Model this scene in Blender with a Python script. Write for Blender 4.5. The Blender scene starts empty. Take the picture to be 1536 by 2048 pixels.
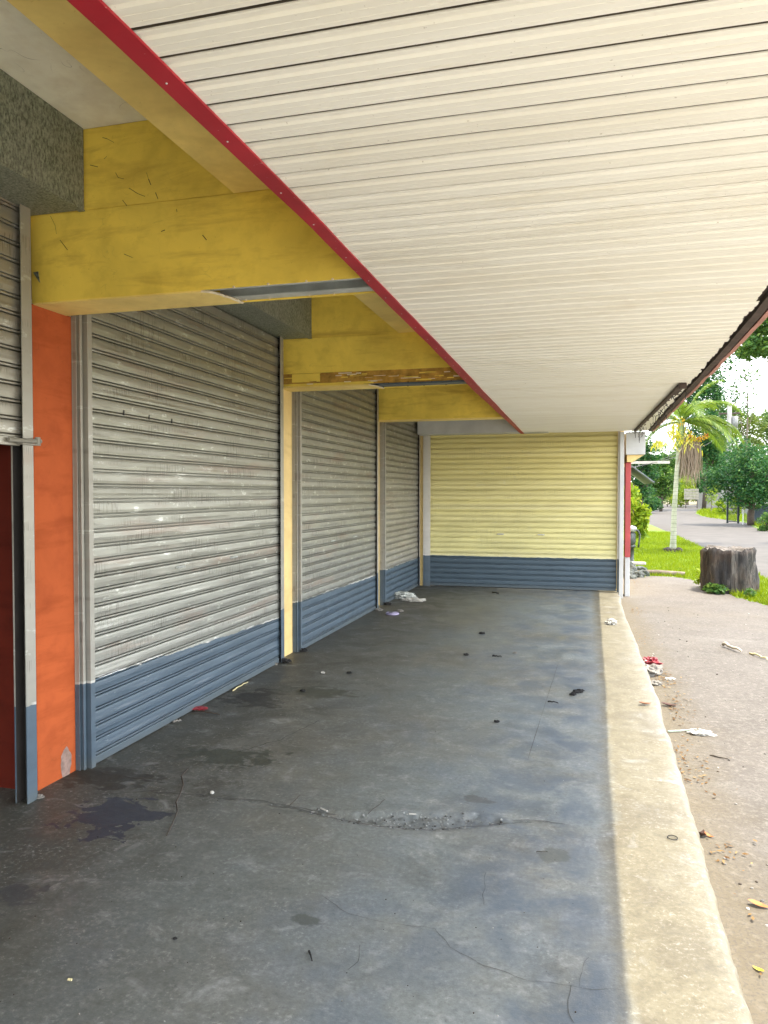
import bpy, bmesh, math, random
from mathutils import Vector, noise, Matrix
S = bpy.context.scene
COL = S.collection
R = random.Random(7)
rad = math.radians

# ------------------------------------------------------------------ camera
CAM_H = 1.6
YAW = math.atan2(405, 1500); PITCH = -math.atan2(39, 1500)
FW = Vector((-math.sin(YAW) * math.cos(PITCH), math.cos(YAW) * math.cos(PITCH), math.sin(PITCH)))
RT = Vector((math.cos(YAW), math.sin(YAW), 0)); UP = RT.cross(FW)
cam = bpy.data.cameras.new('camera'); co = bpy.data.objects.new('camera', cam); COL.objects.link(co)
co.location = (0, 0, CAM_H)
co.rotation_euler = Matrix((RT, UP, -FW)).transposed().to_euler()
cam.sensor_fit = 'VERTICAL'; cam.sensor_height = 36; cam.lens = 36 * 1500 / 2048
cam.clip_end = 2000; cam.clip_start = .05
S.camera = co

def at(px, py, z=0.0):
    """point where something seen in the photo stands on the level z"""
    d = FW * 1500 + RT * (px - 768) + UP * (1024 - py)
    t = (z - CAM_H) / d.z
    return Vector((d.x * t, d.y * t, z))

def hsh(*a):
    return (noise.noise(Vector((a[0] * 12.9 + 3.1, (a[1] if len(a) > 1 else 0) * 7.7 + 1.3, (a[2] if len(a) > 2 else 0) * 5.1 + 9.2))))

# ------------------------------------------------------------------ mesh builder
class MB:
    def __init__(s): s.v = []; s.f = []; s.m = []; s.c = 0
    def add(s, vs, fs, mi=0):
        b = len(s.v); s.v += [tuple(p) for p in vs]; s.f += [tuple(i + b for i in f) for f in fs]; s.m += [mi] * len(fs)
        return s
    def box(s, x0, x1, y0, y1, z0, z1, mi=0):
        return s.add([(x0, y0, z0), (x1, y0, z0), (x1, y1, z0), (x0, y1, z0), (x0, y0, z1), (x1, y0, z1), (x1, y1, z1), (x0, y1, z1)],
                     [(0, 3, 2, 1), (4, 5, 6, 7), (0, 1, 5, 4), (1, 2, 6, 5), (2, 3, 7, 6), (3, 0, 4, 7)], mi)
    def tube(s, pts, r, n=6, mi=0, cap=True):
        pts = [Vector(p) for p in pts]
        rs = r if isinstance(r, (list, tuple)) else [r] * len(pts)
        vs = []
        for i, p in enumerate(pts):
            t = (pts[min(i + 1, len(pts) - 1)] - pts[max(i - 1, 0)]).normalized()
            a = t.cross(Vector((0, 0, 1)) if abs(t.z) < .9 else Vector((1, 0, 0))).normalized(); b = t.cross(a)
            for k in range(n):
                th = 2 * math.pi * k / n
                vs.append(p + (a * math.cos(th) + b * math.sin(th)) * rs[i])
        fs = []
        for i in range(len(pts) - 1):
            for k in range(n):
                k2 = (k + 1) % n
                fs.append((i * n + k, i * n + k2, (i + 1) * n + k2, (i + 1) * n + k))
        if cap:
            fs.append(tuple(range(n - 1, -1, -1))); fs.append(tuple((len(pts) - 1) * n + k for k in range(n)))
        return s.add(vs, fs, mi)
    def extrude(s, prof, p0, p1, axis, n=1, mi=0, closed=False, jit=None):
        """prof: (a,b) pairs in the two remaining axes; extruded along axis ('x' or 'y')"""
        vs = []
        for i in range(n + 1):
            t = p0 + (p1 - p0) * i / n
            for (a, b) in prof:
                da, db = jit(t, a, b) if jit else (0, 0)
                vs.append((t, a + da, b + db) if axis == 'x' else (a + da, t, b + db))
        m = len(prof); fs = []
        for i in range(n):
            for k in range(m if closed else m - 1):
                k2 = (k + 1) % m
                fs.append((i * m + k, i * m + k2, (i + 1) * m + k2, (i + 1) * m + k))
        return s.add(vs, fs, mi)
    def blob(s, c, rx, ry, rz, sub=2, amp=.25, fr=2.0, seed=0, mi=0, flat=None):
        bm = bmesh.new(); bmesh.ops.create_icosphere(bm, subdivisions=sub, radius=1)
        vs = []
        for v in bm.verts:
            p = v.co
            k = 1 + amp * noise.noise(p * fr + Vector((seed * 3.3, seed * 1.7, seed)))
            q = Vector((p.x * rx * k, p.y * ry * k, p.z * rz * k))
            if flat is not None and q.z < flat: q.z = flat
            vs.append(Vector(c) + q)
        fs = [tuple(v.index for v in f.verts) for f in bm.faces]; bm.free()
        return s.add(vs, fs, mi)
    def build(s, name, mats, parent=None, smooth=False, bevel=0, **kw):
        me = bpy.data.meshes.new(name); me.from_pydata(s.v, [], s.f)
        if not isinstance(mats, (list, tuple)): mats = [mats]
        for m in mats: me.materials.append(m)
        me.polygons.foreach_set('material_index', s.m)
        if smooth: me.polygons.foreach_set('use_smooth', [True] * len(s.f))
        me.update()
        o = bpy.data.objects.new(name, me); COL.objects.link(o)
        if parent: o.parent = parent
        if bevel:
            b = o.modifiers.new('b', 'BEVEL'); b.width = bevel; b.segments = 2; b.limit_method = 'ANGLE'
        for k, v in kw.items(): o[k] = v
        return o

def empty(name, loc=(0, 0, 0), **kw):
    o = bpy.data.objects.new(name, None); COL.objects.link(o); o.location = loc
    for k, v in kw.items(): o[k] = v
    return o

def thing(o, label, cat, group=None):
    o['label'] = label; o['category'] = cat
    if group: o['group'] = group
    return o

# ------------------------------------------------------------------ node helpers
class NT:
    def __init__(s, name):
        s.mat = bpy.data.materials.new(name); s.mat.use_nodes = True
        s.t = s.mat.node_tree; s.n = s.t.nodes; s.l = s.t.links
        s.b = s.n['Principled BSDF']
        s.tc = s.n.new('ShaderNodeTexCoord')
        s.P = s.tc.outputs['Object']
    def new(s, typ, **kw):
        n = s.n.new(typ)
        for k, v in kw.items(): setattr(n, k, v)
        return n
    def put(s, sock, v):
        if hasattr(v, 'links') or hasattr(v, 'is_linked'): s.l.new(v, sock)
        else:
            if sock.type == 'RGBA' and not isinstance(v, (int, float)) and len(v) == 3: v = (*v, 1)
            sock.default_value = v
    def scale(s, v, x, y, z):
        n = s.new('ShaderNodeVectorMath', operation='MULTIPLY'); s.put(n.inputs[0], v); n.inputs[1].default_value = (x, y, z); return n.outputs[0]
    def noise(s, sc, det=4, ro=.55, vec=None, dist=0.0):
        n = s.new('ShaderNodeTexNoise'); s.put(n.inputs['Vector'], vec if vec is not None else s.P)
        n.inputs['Scale'].default_value = sc; n.inputs['Detail'].default_value = det; n.inputs['Roughness'].default_value = ro
        n.inputs['Distortion'].default_value = dist
        return n.outputs['Fac']
    def vor(s, sc, vec=None, feature='F1', out='Distance'):
        n = s.new('ShaderNodeTexVoronoi', feature=feature); s.put(n.inputs['Vector'], vec if vec is not None else s.P); n.inputs['Scale'].default_value = sc
        return n.outputs[out]
    def ramp(s, fac, *st):
        n = s.new('ShaderNodeValToRGB'); s.put(n.inputs[0], fac); cr = n.color_ramp
        while len(cr.elements) < len(st): cr.elements.new(.5)
        for e, (p, c) in zip(cr.elements, st):
            e.position = p; e.color = (c, c, c, 1) if isinstance(c, (int, float)) else (*c, 1)
        return n.outputs[0]
    def mix(s, f, a, b, mode='MIX'):
        n = s.new('ShaderNodeMix', data_type='RGBA', blend_type=mode)
        s.put(n.inputs[0], f); s.put(n.inputs[6], a); s.put(n.inputs[7], b); return n.outputs[2]
    def math(s, op, a, b=0.0, c=0.0, clamp=False):
        n = s.new('ShaderNodeMath', operation=op, use_clamp=clamp); s.put(n.inputs[0], a); s.put(n.inputs[1], b); s.put(n.inputs[2], c); return n.outputs[0]
    def xyz(s):
        n = s.new('ShaderNodeSeparateXYZ'); s.put(n.inputs[0], s.P); return n.outputs
    def bump(s, h, st=.3, d=.01):
        n = s.new('ShaderNodeBump'); n.inputs['Strength'].default_value = st; n.inputs['Distance'].default_value = d
        s.put(n.inputs['Height'], h); s.l.new(n.outputs[0], s.b.inputs['Normal'])
    def out(s, col=None, rough=.7, metal=0.0, spec=.5):
        if col is not None: s.put(s.b.inputs['Base Color'], col)
        s.put(s.b.inputs['Roughness'], rough); s.put(s.b.inputs['Metallic'], metal); s.put(s.b.inputs['Specular IOR Level'], spec)
        return s.mat

def plain(name, c, rough=.7, metal=0.0, var=.25, sc=6.0, spec=.5, bump=0):
    n = NT(name); f = n.noise(sc, 5, .6)
    d = tuple(x * (1 - var) for x in c); u = tuple(min(1, x * (1 + var)) for x in c)
    if bump: n.bump(n.noise(sc * 6, 4, .6), bump, .004)
    return n.out(n.ramp(f, (.3, d), (.7, u)), rough, metal, spec)

def leaf_mat(name, c1, c2, c3=None, trans=.35, rough=.45):
    n = NT(name)
    g = n.new('ShaderNodeNewGeometry')
    st = [(0.0, c1), (.6, c2)] + ([(1.0, c3)] if c3 else [])
    col = n.ramp(g.outputs['Random Per Island'], *st)
    big = n.noise(.9, 2, .5)
    col = n.mix(n.math('MULTIPLY', n.ramp(big, (.35, 0.0), (.65, 1.0)), .35), col, c1)
    n.out(col, rough, 0, .15)
    tr = n.new('ShaderNodeBsdfTranslucent'); n.put(tr.inputs['Color'], n.mix(.5, col, (c2[0] * 1.6, c2[1] * 1.5, c2[2] * .6)))
    mx = n.new('ShaderNodeMixShader'); mx.inputs[0].default_value = trans
    n.l.new(n.b.outputs[0], mx.inputs[1]); n.l.new(tr.outputs[0], mx.inputs[2])
    n.l.new(mx.outputs[0], n.n['Material Output'].inputs['Surface'])
    return n.mat

# ------------------------------------------------------------------ materials
def shutter_mat(name, base, top, blue, zb, tilt=0.0, y0=0.0, axis='y', dirt=1.0, slats=1.0, metal=.5, rough=.40, band=.035):
    """galvanised or painted slats with scuffs, stain tints and a blue-grey painted foot"""
    n = NT(name); X, Y, Z = n.xyz()
    A = Y if axis == 'y' else X
    sl = (1, 1) if axis == 'y' else (1, 1)
    def vec(a, z):
        return n.scale(n.P, 1, a, z) if axis == 'y' else n.scale(n.P, a, 1, z)
    f1 = n.noise(1.0, 5, .6, vec(1.4, 5))
    col = n.ramp(f1, (.3, tuple(x * .86 for x in base)), (.7, tuple(min(1, x * 1.12) for x in base)))
    hz = n.ramp(n.math('DIVIDE', Z, 3.0), (.25, 0.0), (.75, 1.0))
    col = n.mix(n.math('MULTIPLY', hz, .75), col, top)
    wn = n.new('ShaderNodeTexWhiteNoise', noise_dimensions='1D'); n.put(wn.inputs['W'], n.math('FLOOR', n.math('DIVIDE', Z, .088)))
    col = n.mix(n.ramp(wn.outputs['Value'], (0.0, .30 * slats), (.5, 0.0)), col, n.mix(.5, col, (.12, .11, .08)))
    col = n.mix(n.ramp(wn.outputs['Value'], (.6, 0.0), (1.0, .35 * slats)), col, n.mix(.35, col, (.7, .7, .66)))
    # pinkish brown oxide tints that lie along the slats
    f2 = n.noise(1.0, 4, .6, vec(.9, 7))
    col = n.mix(n.ramp(f2, (.56, 0.0), (.72, .38 * dirt)), col, (.30, .19, .14))
    # pale rubbed patches
    f3 = n.noise(1.0, 6, .7, vec(7, 20))
    col = n.mix(n.ramp(f3, (.60, 0.0), (.66, .55 * min(1, dirt))), col, (.66, .67, .62))
    # dark dotted scuffs in runs
    f4 = n.noise(1.0, 2, .6, vec(130, 6)); f5 = n.noise(1.0, 2, .5, vec(1.7, 10.5))
    k = n.math('MULTIPLY', n.ramp(f4, (.53, 0.0), (.60, 1.0)), n.ramp(f5, (.53, 0.0), (.62, 1.0)))
    col = n.mix(n.math('MULTIPLY', k, .55 * dirt), col, (.07, .06, .045))
    # fine speckle
    f6 = n.noise(160, 2, .6)
    col = n.mix(n.ramp(f6, (.66, 0.0), (.72, .35 * dirt)), col, (.12, .11, .09))
    # painted foot
    w = n.noise(1.0, 3, .5, vec(9, 0.01))
    bz = n.math('ADD', n.math('MULTIPLY', n.math('SUBTRACT', A, y0), tilt), zb)
    bz = n.math('ADD', bz, n.math('MULTIPLY', n.math('SUBTRACT', w, .5), band))
    msk = n.math('LESS_THAN', Z, bz)
    pl = n.math('MULTIPLY', n.math('LESS_THAN', Z, n.math('ADD', bz, .014)), n.ramp(n.noise(1.0, 4, .6, vec(2.6, .1)), (.46, 0.0), (.54, .8)))
    col = n.mix(n.math('MULTIPLY', pl, min(1, dirt)), col, (.74, .75, .73))
    f7 = n.noise(1.0, 5, .65, vec(3, 14))
    bcol = n.ramp(f7, (.3, tuple(x * .85 for x in blue)), (.62, blue), (.8, tuple(x * 1.25 for x in blue)))
    bcol = n.mix(n.ramp(f3, (.66, 0.0), (.70, .5)), bcol, (.34, .38, .40))
    bcol = n.mix(n.ramp(n.math('ADD', Z, n.math('MULTIPLY', f2, .12)), (.06, .55), (.16, 0.0)), bcol, (.10, .11, .10))
    col = n.mix(msk, col, bcol)
    n.put(n.b.inputs['Metallic'], 0.0)
    met = n.math('MULTIPLY', n.math('SUBTRACT', 1.0, msk), metal)
    ro = n.ramp(f3, (.4, rough + .08), (.7, rough - .08))
    n.bump(n.noise(1.0, 3, .5, vec(5, 9)), .25, .006)
    return n.out(col, ro, met, .5)

def paint_mat(name, base, dark, rough=.6, grime=.5, scratch=.6, spec=.4):
    n = NT(name)
    f = n.noise(1.6, 6, .62, dist=.5); f2 = n.noise(6, 5, .6)
    col = n.ramp(f, (.3, tuple(x * .8 for x in base)), (.55, base), (.75, tuple(min(1, x * 1.12) for x in base)))
    col = n.mix(n.math('MULTIPLY', n.ramp(f2, (.5, 0.0), (.75, 1.0)), grime), col, dark)
    # short dark scratches
    v = n.scale(n.P, 5, 5, 8); f3 = n.noise(1.0, 1.5, .5, v, .9); f4 = n.noise(2.2, 2, .5)
    k = n.math('MULTIPLY', n.ramp(f3, (.496, 0.0), (.500, 1.0), (.504, 0.0)), n.ramp(f4, (.55, 0.0), (.60, 1.0)))
    col = n.mix(n.math('MULTIPLY', k, scratch), col, (.05, .04, .02))
    f5 = n.noise(70, 2, .5)
    col = n.mix(n.ramp(f5, (.70, 0.0), (.76, .4)), col, dark)
    f7 = n.noise(1.0, 5, .65, n.scale(n.P, 1.5, 1.5, 8), .4); col = n.mix(n.ramp(f7, (.50, 0.0), (.70, min(1, grime * 1.3))), col, (base[0] * .55, base[1] * .46, base[2] * .4))
    n.bump(n.noise(25, 5, .6), .15, .004)
    return n.out(col, rough, 0, spec)

YEL = (.88, .66, .105)
m_yellow = paint_mat('yellow_paint', YEL, (.56, .40, .05), grime=.5, scratch=.15)
m_cream = paint_mat('cream_paint', (.80, .60, .25), (.55, .36, .12), grime=.25, scratch=.25)
m_soffit = paint_mat('pale_yellow_board', (.88, .68, .22), (.50, .33, .08), grime=.3, scratch=.2)
m_orange = paint_mat('orange_red_paint', (.42, .094, .028), (.24, .045, .016), grime=.45, scratch=.3, rough=.85, spec=.15) #(.3300, .0825, .0284), (.1782, .0330, .0145), grime=.3, scratch=.2, rough=.5)
m_ceil = paint_mat('stained_ceiling', (.90, .88, .74), (.62, .55, .36), grime=.35, scratch=.95)
m_white = plain('white_metal', (.52, .53, .52), .45, 0, .12, 3)
m_ochre = plain('ochre_wood', (.42, .24, .04), .8, 0, .45, 14, bump=.5)
m_raw = plain('torn_board_edge', (.72, .62, .45), .8, 0, .2, 20)
m_dark = plain('dark_void', (.025, .022, .02), .8, 0, .3, 5)
m_room = plain('dim_interior_plaster', (.25, .22, .18), .9, 0, .2, 2)
m_steel = plain('galvanised_channel', (.50, .53, .51), .4, .3, .2, 8)
m_bluesteel = plain('dark_blue_steel', (.09, .115, .14), .45, .4, .25, 8)
m_rust = plain('rusty_steel', (.075, .05, .04), .75, .2, .5, 10)
m_pink = plain('faded_red_fascia', (.42, .19, .15), .6, 0, .25, 5)

def box_mat():
    n = NT('hammered_dusty_metal')
    v = n.scale(n.P, 1, 1, .55)
    f = n.noise(95, 4, .65, v); f2 = n.noise(1.4, 4, .6)
    col = n.ramp(f, (.35, (.07, .082, .06)), (.62, (.31, .34, .26)))
    col = n.mix(n.math('MULTIPLY', n.ramp(f2, (.4, 0.0), (.7, 1.0)), .5), col, (.24, .23, .20))
    n.bump(f, .5, .004)
    return n.out(col, .6, .25, .4)
m_box = box_mat()

def red_trim_mat():
    n = NT('red_trim_paint')
    f = n.noise(3, 5, .6); f2 = n.noise(40, 4, .7)
    col = n.ramp(f, (.3, (.28, .006, .015)), (.7, (.42, .016, .03)))
    col = n.mix(n.ramp(f2, (.68, 0.0), (.72, .9)), col, (.62, .45, .40))
    return n.out(col, .5, 0, .4)
m_red = red_trim_mat()

def canopy_mat():
    n = NT('cream_ribbed_panel')
    f = n.noise(1.0, 4, .6, n.scale(n.P, .8, 3, 3)); f2 = n.noise(1.0, 5, .65, n.scale(n.P, 2.5, 30, 1))
    col = n.ramp(f, (.3, (.80, .77, .67)), (.7, (.88, .86, .78)))
    col = n.mix(n.ramp(f2, (.6, 0.0), (.75, .3)), col, (.70, .61, .44))
    f6 = n.noise(1.0, 6, .7, n.scale(n.P, 1.1, 1.6, 1), 1.0); col = n.mix(n.ramp(f6, (.54, 0.0), (.68, .16)), col, (.58, .48, .31))
    ge = n.new('ShaderNodeNewGeometry'); col = n.mix(n.ramp(ge.outputs['Random Per Island'], (0.0, .14), (.55, 0.0)), col, (.62, .55, .40))
    f3 = n.noise(1.0, 5, .75, n.scale(n.P, 14, 40, 1)); f4 = n.noise(1.1, 3, .5)
    k = n.math('MULTIPLY', n.ramp(f3, (.60, 0.0), (.66, 1.0)), n.ramp(f4, (.56, 0.0), (.66, .8)))
    col = n.mix(k, col, (.90, .87, .78))
    f5 = n.noise(90, 2, .5)
    col = n.mix(n.ramp(f5, (.73, 0.0), (.77, .5)), col, (.3, .24, .15))
    return n.out(col, .42, 0, .4)
m_canopy = canopy_mat()

def floor_mat():
    n = NT('worn_concrete'); X, Y, Z = n.xyz()
    f1 = n.noise(.55, 5, .6); f2 = n.noise(2.3, 6, .68, dist=.6); f3 = n.noise(11, 6, .7); f4 = n.noise(1.0, 5, .6, n.scale(n.P, 1.2, 4.5, 1))
    col = n.ramp(n.math('ADD', n.math('MULTIPLY', f2, .72), n.math('MULTIPLY', n.noise(34, 5, .7), .28)), (.34, (.1188, .1365, .1346)), (.5, (.1931, .2200, .2166)), (.74, (.2774, .3136, .3030)))
    col = n.mix(n.ramp(f1, (.42, 0.0), (.62, .5)), col, (.1871, .1651, .1265))
    col = n.mix(n.ramp(f4, (.55, 0.0), (.75, .45)), col, (.1211, .1265, .1211))
    # pale dusty scuffs
    col = n.mix(n.ramp(f3, (.54, 0.0), (.72, .6)), col, (.3961, .4071, .3907))
    f9 = n.noise(1.7, 4, .6, n.scale(n.P, 1, .8, 1)); f10 = n.noise(.8, 3, .6, n.scale(n.P, 1.3, 1, 1))
    col = n.mix(n.ramp(f9, (.50, 0.0), (.66, .38)), col, (.1595, .1981, .2476))
    col = n.mix(n.ramp(f10, (.52, 0.0), (.64, .28)), col, (.1761, .1651, .1156))
    # trodden dirt towards the shop fronts
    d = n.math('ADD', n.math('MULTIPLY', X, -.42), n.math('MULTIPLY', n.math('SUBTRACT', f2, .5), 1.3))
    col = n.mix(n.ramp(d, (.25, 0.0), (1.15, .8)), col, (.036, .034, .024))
    # sunlit cream strip along the kerb painted in, edge at the shadow line
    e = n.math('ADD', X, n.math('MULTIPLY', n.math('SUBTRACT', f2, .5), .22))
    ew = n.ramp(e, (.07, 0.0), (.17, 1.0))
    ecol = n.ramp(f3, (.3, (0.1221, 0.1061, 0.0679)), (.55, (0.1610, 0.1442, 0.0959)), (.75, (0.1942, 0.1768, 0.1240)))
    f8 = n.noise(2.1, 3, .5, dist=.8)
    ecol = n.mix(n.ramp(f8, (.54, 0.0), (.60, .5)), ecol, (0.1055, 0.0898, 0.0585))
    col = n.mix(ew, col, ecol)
    f12 = n.noise(1.0, 6, .7, n.scale(n.P, 5, 6, 1), .6); col = n.mix(n.ramp(f12, (.56, 0.0), (.70, .40)), col, (.36, .375, .37))
    f13 = n.noise(26, 5, .75); col = n.mix(n.ramp(f13, (.60, 0.0), (.70, .5)), col, (.07, .072, .07))
    f14 = n.noise(48, 6, .78); f15 = n.noise(7, 5, .7, dist=.4)
    col = n.mix(n.ramp(f14, (.36, .55), (.50, 0.0)), col, n.mix(.5, col, (.03, .03, .028)))
    col = n.mix(n.math('MULTIPLY', n.ramp(f14, (.54, 0.0), (.66, .7)), n.ramp(f15, (.42, .15), (.62, 1.0))), col, n.mix(.55, col, (.58, .58, .55)))
    col = n.mix(n.ramp(f15, (.30, .5), (.45, 0.0)), col, n.mix(.5, col, (.05, .05, .045)))
    # bluish blotches towards the open side, with skylit shade painted in
    f16 = n.noise(3.2, 4, .6, dist=.5); sky_tint = n.math('MULTIPLY', n.ramp(f16, (.40, 0.0), (.62, 1.0)), n.ramp(n.math('ADD', n.math('ADD', X, 1.1), n.math('MULTIPLY', n.math('SUBTRACT', f9, .5), .8)), (.0, .0), (.9, .8)))
    col = n.mix(n.math('MULTIPLY', sky_tint, n.ramp(n.math('ADD', X, n.math('MULTIPLY', n.math('SUBTRACT', f2, .5), .3)), (.0, 1.0), (.12, 0.0))), col, (.085, .115, .150))
    f17 = n.noise(5.5, 5, .6, n.scale(n.P, .8, 1.3, 1), 1.2)
    # oil and damp stains
    def stain(cx, cy, rx, ry, c, k):
        nonlocal col
        a = n.math('DIVIDE', n.math('SUBTRACT', X, cx), rx); b = n.math('DIVIDE', n.math('SUBTRACT', Y, cy), ry)
        r = n.math('SQRT', n.math('ADD', n.math('MULTIPLY', a, a), n.math('MULTIPLY', b, b)))
        r = n.math('ADD', r, n.math('MULTIPLY', n.math('SUBTRACT', f17, .5), 3.4)); r = n.math('ADD', r, n.math('MULTIPLY', n.math('SUBTRACT', f3, .5), 1.6))
        col = n.mix(n.ramp(r, (.75, k), (1.25, 0.0)), col, c)
    p = at(230, 1632); stain(p.x, p.y, .22, .18, (.035, .04, .055), 98)
    p = at(512, 1396); stain(p.x, p.y, .26, .24, (.028, .026, .022), .98)
    p = at(640, 1385); stain(p.x, p.y, .30, .14, (.045, .05, .038), .85)
    p = at(440, 1512); stain(p.x, p.y, .38, .15, (.04, .045, .034), .9)
    p = at(180, 1550); stain(p.x, p.y, .45, .14, (.03, .027, .02), .9)
    p = at(30, 1790); stain(p.x, p.y, .12, .10, (.05, .055, .06), .8)
    p = at(960, 1600); stain(p.x, p.y, .10, .05, (.08, .085, .085), .7)
    p = at(1105, 1710); stain(p.x, p.y, .07, .07, (.09, .10, .09), .7)
    p = at(620, 1840); stain(p.x, p.y, .07, .03, (.07, .08, .075), .8)
    fs = n.noise(140, 2, .6)
    col = n.mix(n.ramp(fs, (.68, 0.0), (.74, .4)), col, n.mix(.5, col, (.6, .6, .55)))
    n.bump(n.math('ADD', n.math('MULTIPLY', f3, .7), n.math('MULTIPLY', fs, .3)), .35, .006)
    ro = n.ramp(f2, (.35, .42), (.65, .66))
    return n.out(col, ro, 0, .45)
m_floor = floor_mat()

def lot_mat():
    n = NT('stained_lot_concrete'); X, Y, Z = n.xyz()
    f1 = n.noise(.5, 4, .6); f2 = n.noise(2.2, 5, .7); f3 = n.noise(22, 7, .8); f4 = n.noise(1.0, 5, .65, n.scale(n.P, .9, 3, 1), .5)
    col = n.ramp(f2, (.3, (.0925, .0829, .0718)), (.7, (.1369, .1243, .1088)))
    col = n.mix(n.ramp(f3, (.50, 0.0), (.62, .75)), col, (.2072, .1924, .1665))
    col = n.mix(n.ramp(f4, (.56, 0.0), (.72, .45)), col, (.1850, .1776, .1554))
    col = n.mix(n.ramp(f1, (.5, 0.0), (.7, .4)), col, (.1332, .1110, .0777))
    d = n.math('ADD', X, n.math('MULTIPLY', n.math('SUBTRACT', f2, .5), .6))
    col = n.mix(n.ramp(d, (.55, .55), (.9, 0.0)), col, (.1406, .1147, .0666))
    f11 = n.noise(70, 4, .7); col = n.mix(n.ramp(f11, (.38, .65), (.50, 0.0)), col, (.085, .075, .065))
    f5 = n.vor(34); col = n.mix(n.ramp(f5, (.06, .55), (.12, 0.0)), col, (.1184, .1036, .0888))
    # paler unseen zone farther out, added to bounce light under the canopy
    pw = n.math('SUBTRACT', n.math('ADD', X, n.math('MULTIPLY', n.math('SUBTRACT', f1, .5), .8)), n.math('MAXIMUM', n.math('MULTIPLY', Y, .24), 0.0))
    col = n.mix(n.ramp(pw, (.9, 0.0), (1.0, 1.0)), col, n.ramp(f2, (.3, (.50, .47, .42)), (.7, (.60, .57, .51))))
    n.bump(n.math('ADD', f3, n.math('MULTIPLY', f5, .4)), .45, .01)
    return n.out(col, .85, 0, .3)
m_lot = lot_mat()
m_road = plain('pale_worn_road', (.078, .070, .060), .9, 0, .2, 1.2, bump=.3)
m_ground = plain('dry_soil', (.16, .14, .06), .9, 0, .4, 1.5, bump=.4)
m_turf = plain('turf', (.1280, .2080, .0160), .9, 0, .4, 4, bump=.5)
m_farturf = plain('sunlit_verge_turf', (.1360, .2160, .0240), .9, 0, .35, 2)

# ------------------------------------------------------------------ ground sheets
def sheet(name, poly, z, mat, **kw):
    mb = MB(); mb.add([(x, y, z) for x, y in poly], [tuple(range(len(poly)))])
    return mb.build(name, mat, None, kind='structure', **kw)

sheet('ground', [(-600, -300), (600, -300), (600, 900), (-600, 900)], -.13, m_ground)
# lot: gently uneven grid
mb = MB(); xs = [.3 + i * .12 for i in range(0, 60)] + [8, 12, 20, 34]; ys = [-12 + i * .5 for i in range(24)] + [0 + i * .12 for i in range(0, 142)]
def lotz(x, y): return -.085 - .02 * max(0, min(1, (x - .5) / 3)) + .012 * noise.noise(Vector((x * .7, y * .7, 2.))) + .004 * noise.noise(Vector((x * 4, y * 4, 5.)))
vs = [(x, y, lotz(x, y)) for y in ys for x in xs]; nx = len(xs)
def lot_in(x, y):
    # near rim of the grass strip
    pts = [(-9, 15.6), (.9, 15.5), (1.2, 16.0), (1.7, 16.1), (2.1, 15.4), (2.33, 13.3), (2.64, 12.3), (3.6, 9.5), (5, 6), (9, -6), (60, -100)]
    for (a, b), (c, d) in zip(pts, pts[1:]):
        if a <= x <= c: return y < b + (d - b) * (x - a) / (c - a) + .1 * noise.noise(Vector((x * 3, y * 3, 0)))
    return False
fs = []
for j in range(len(ys) - 1):
    for i in range(nx - 1):
        if lot_in((xs[i] + xs[i + 1]) / 2, (ys[j] + ys[j + 1]) / 2): fs.append((j * nx + i, j * nx + i + 1, (j + 1) * nx + i + 1, (j + 1) * nx + i))
mb.add(vs, fs); mb.build('lot_pavement', m_lot, None, True, kind='structure')
road_near = [(60, -110), (12, -6), (6.6, 6), (4.4, 11.5), (3.45, 15), (3.45, 26), (3.4, 34), (3.3, 42), (3.2, 50), (4.2, 68), (6.5, 100), (7.5, 112)]
road_far = [(17, 112), (14.5, 96), (13.4, 84), (10.7, 79), (8.6, 66), (8.0, 58), (8.3, 54), (8.7, 46), (7.9, 40), (7.8, 34), (8.6, 24), (11, 14), (20, 0), (72, -110)]
sheet('road', road_near + road_far, -.112, m_road)

# ------------------------------------------------------------------ shop floor slab
def frange(a, b, s):
    o = []; x = a
    while x < b - s * .3: o.append(x); x += s
    return o
PX0, PX1, PY0, PY1 = -2.05, .0, 3.2, 3.95
gx = [-6.5, -5, -4, -3.2] + frange(-2.9, PX0, .12) + frange(PX0, PX1, .014) + frange(PX1, .46, .07)
gy = frange(-4, 1.8, .25) + frange(1.8, PY0, .06) + frange(PY0, PY1, .012) + frange(PY1, 13.0, .06)
lens = [(-1.97, 3.54), (-1.42, 3.525), (-1.30, 3.555), (-1.17, 3.535), (-.90, 3.60), (-.72, 3.655), (-.506, 3.69), (-.36, 3.655), (-.185, 3.70),
        (-.35, 3.63), (-.50, 3.545), (-.70, 3.455), (-.95, 3.425), (-1.155, 3.45), (-1.42, 3.515)]
def inpoly(x, y, P):
    c = False; j = len(P) - 1
    for i in range(len(P)):
        a, b = P[i], P[j]
        if (a[1] > y) != (b[1] > y) and x < (b[0] - a[0]) * (y - a[1]) / (b[1] - a[1]) + a[0]: c = not c
        j = i
    return c
def pdist(x, y, P):
    best = 9
    for i in range(len(P)):
        a, b = P[i], P[(i + 1) % len(P)]
        dx, dy = b[0] - a[0], b[1] - a[1]; L = dx * dx + dy * dy + 1e-9
        t = max(0, min(1, ((x - a[0]) * dx + (y - a[1]) * dy) / L))
        best = min(best, math.hypot(x - a[0] - dx * t, y - a[1] - dy * t))
    return best
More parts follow.
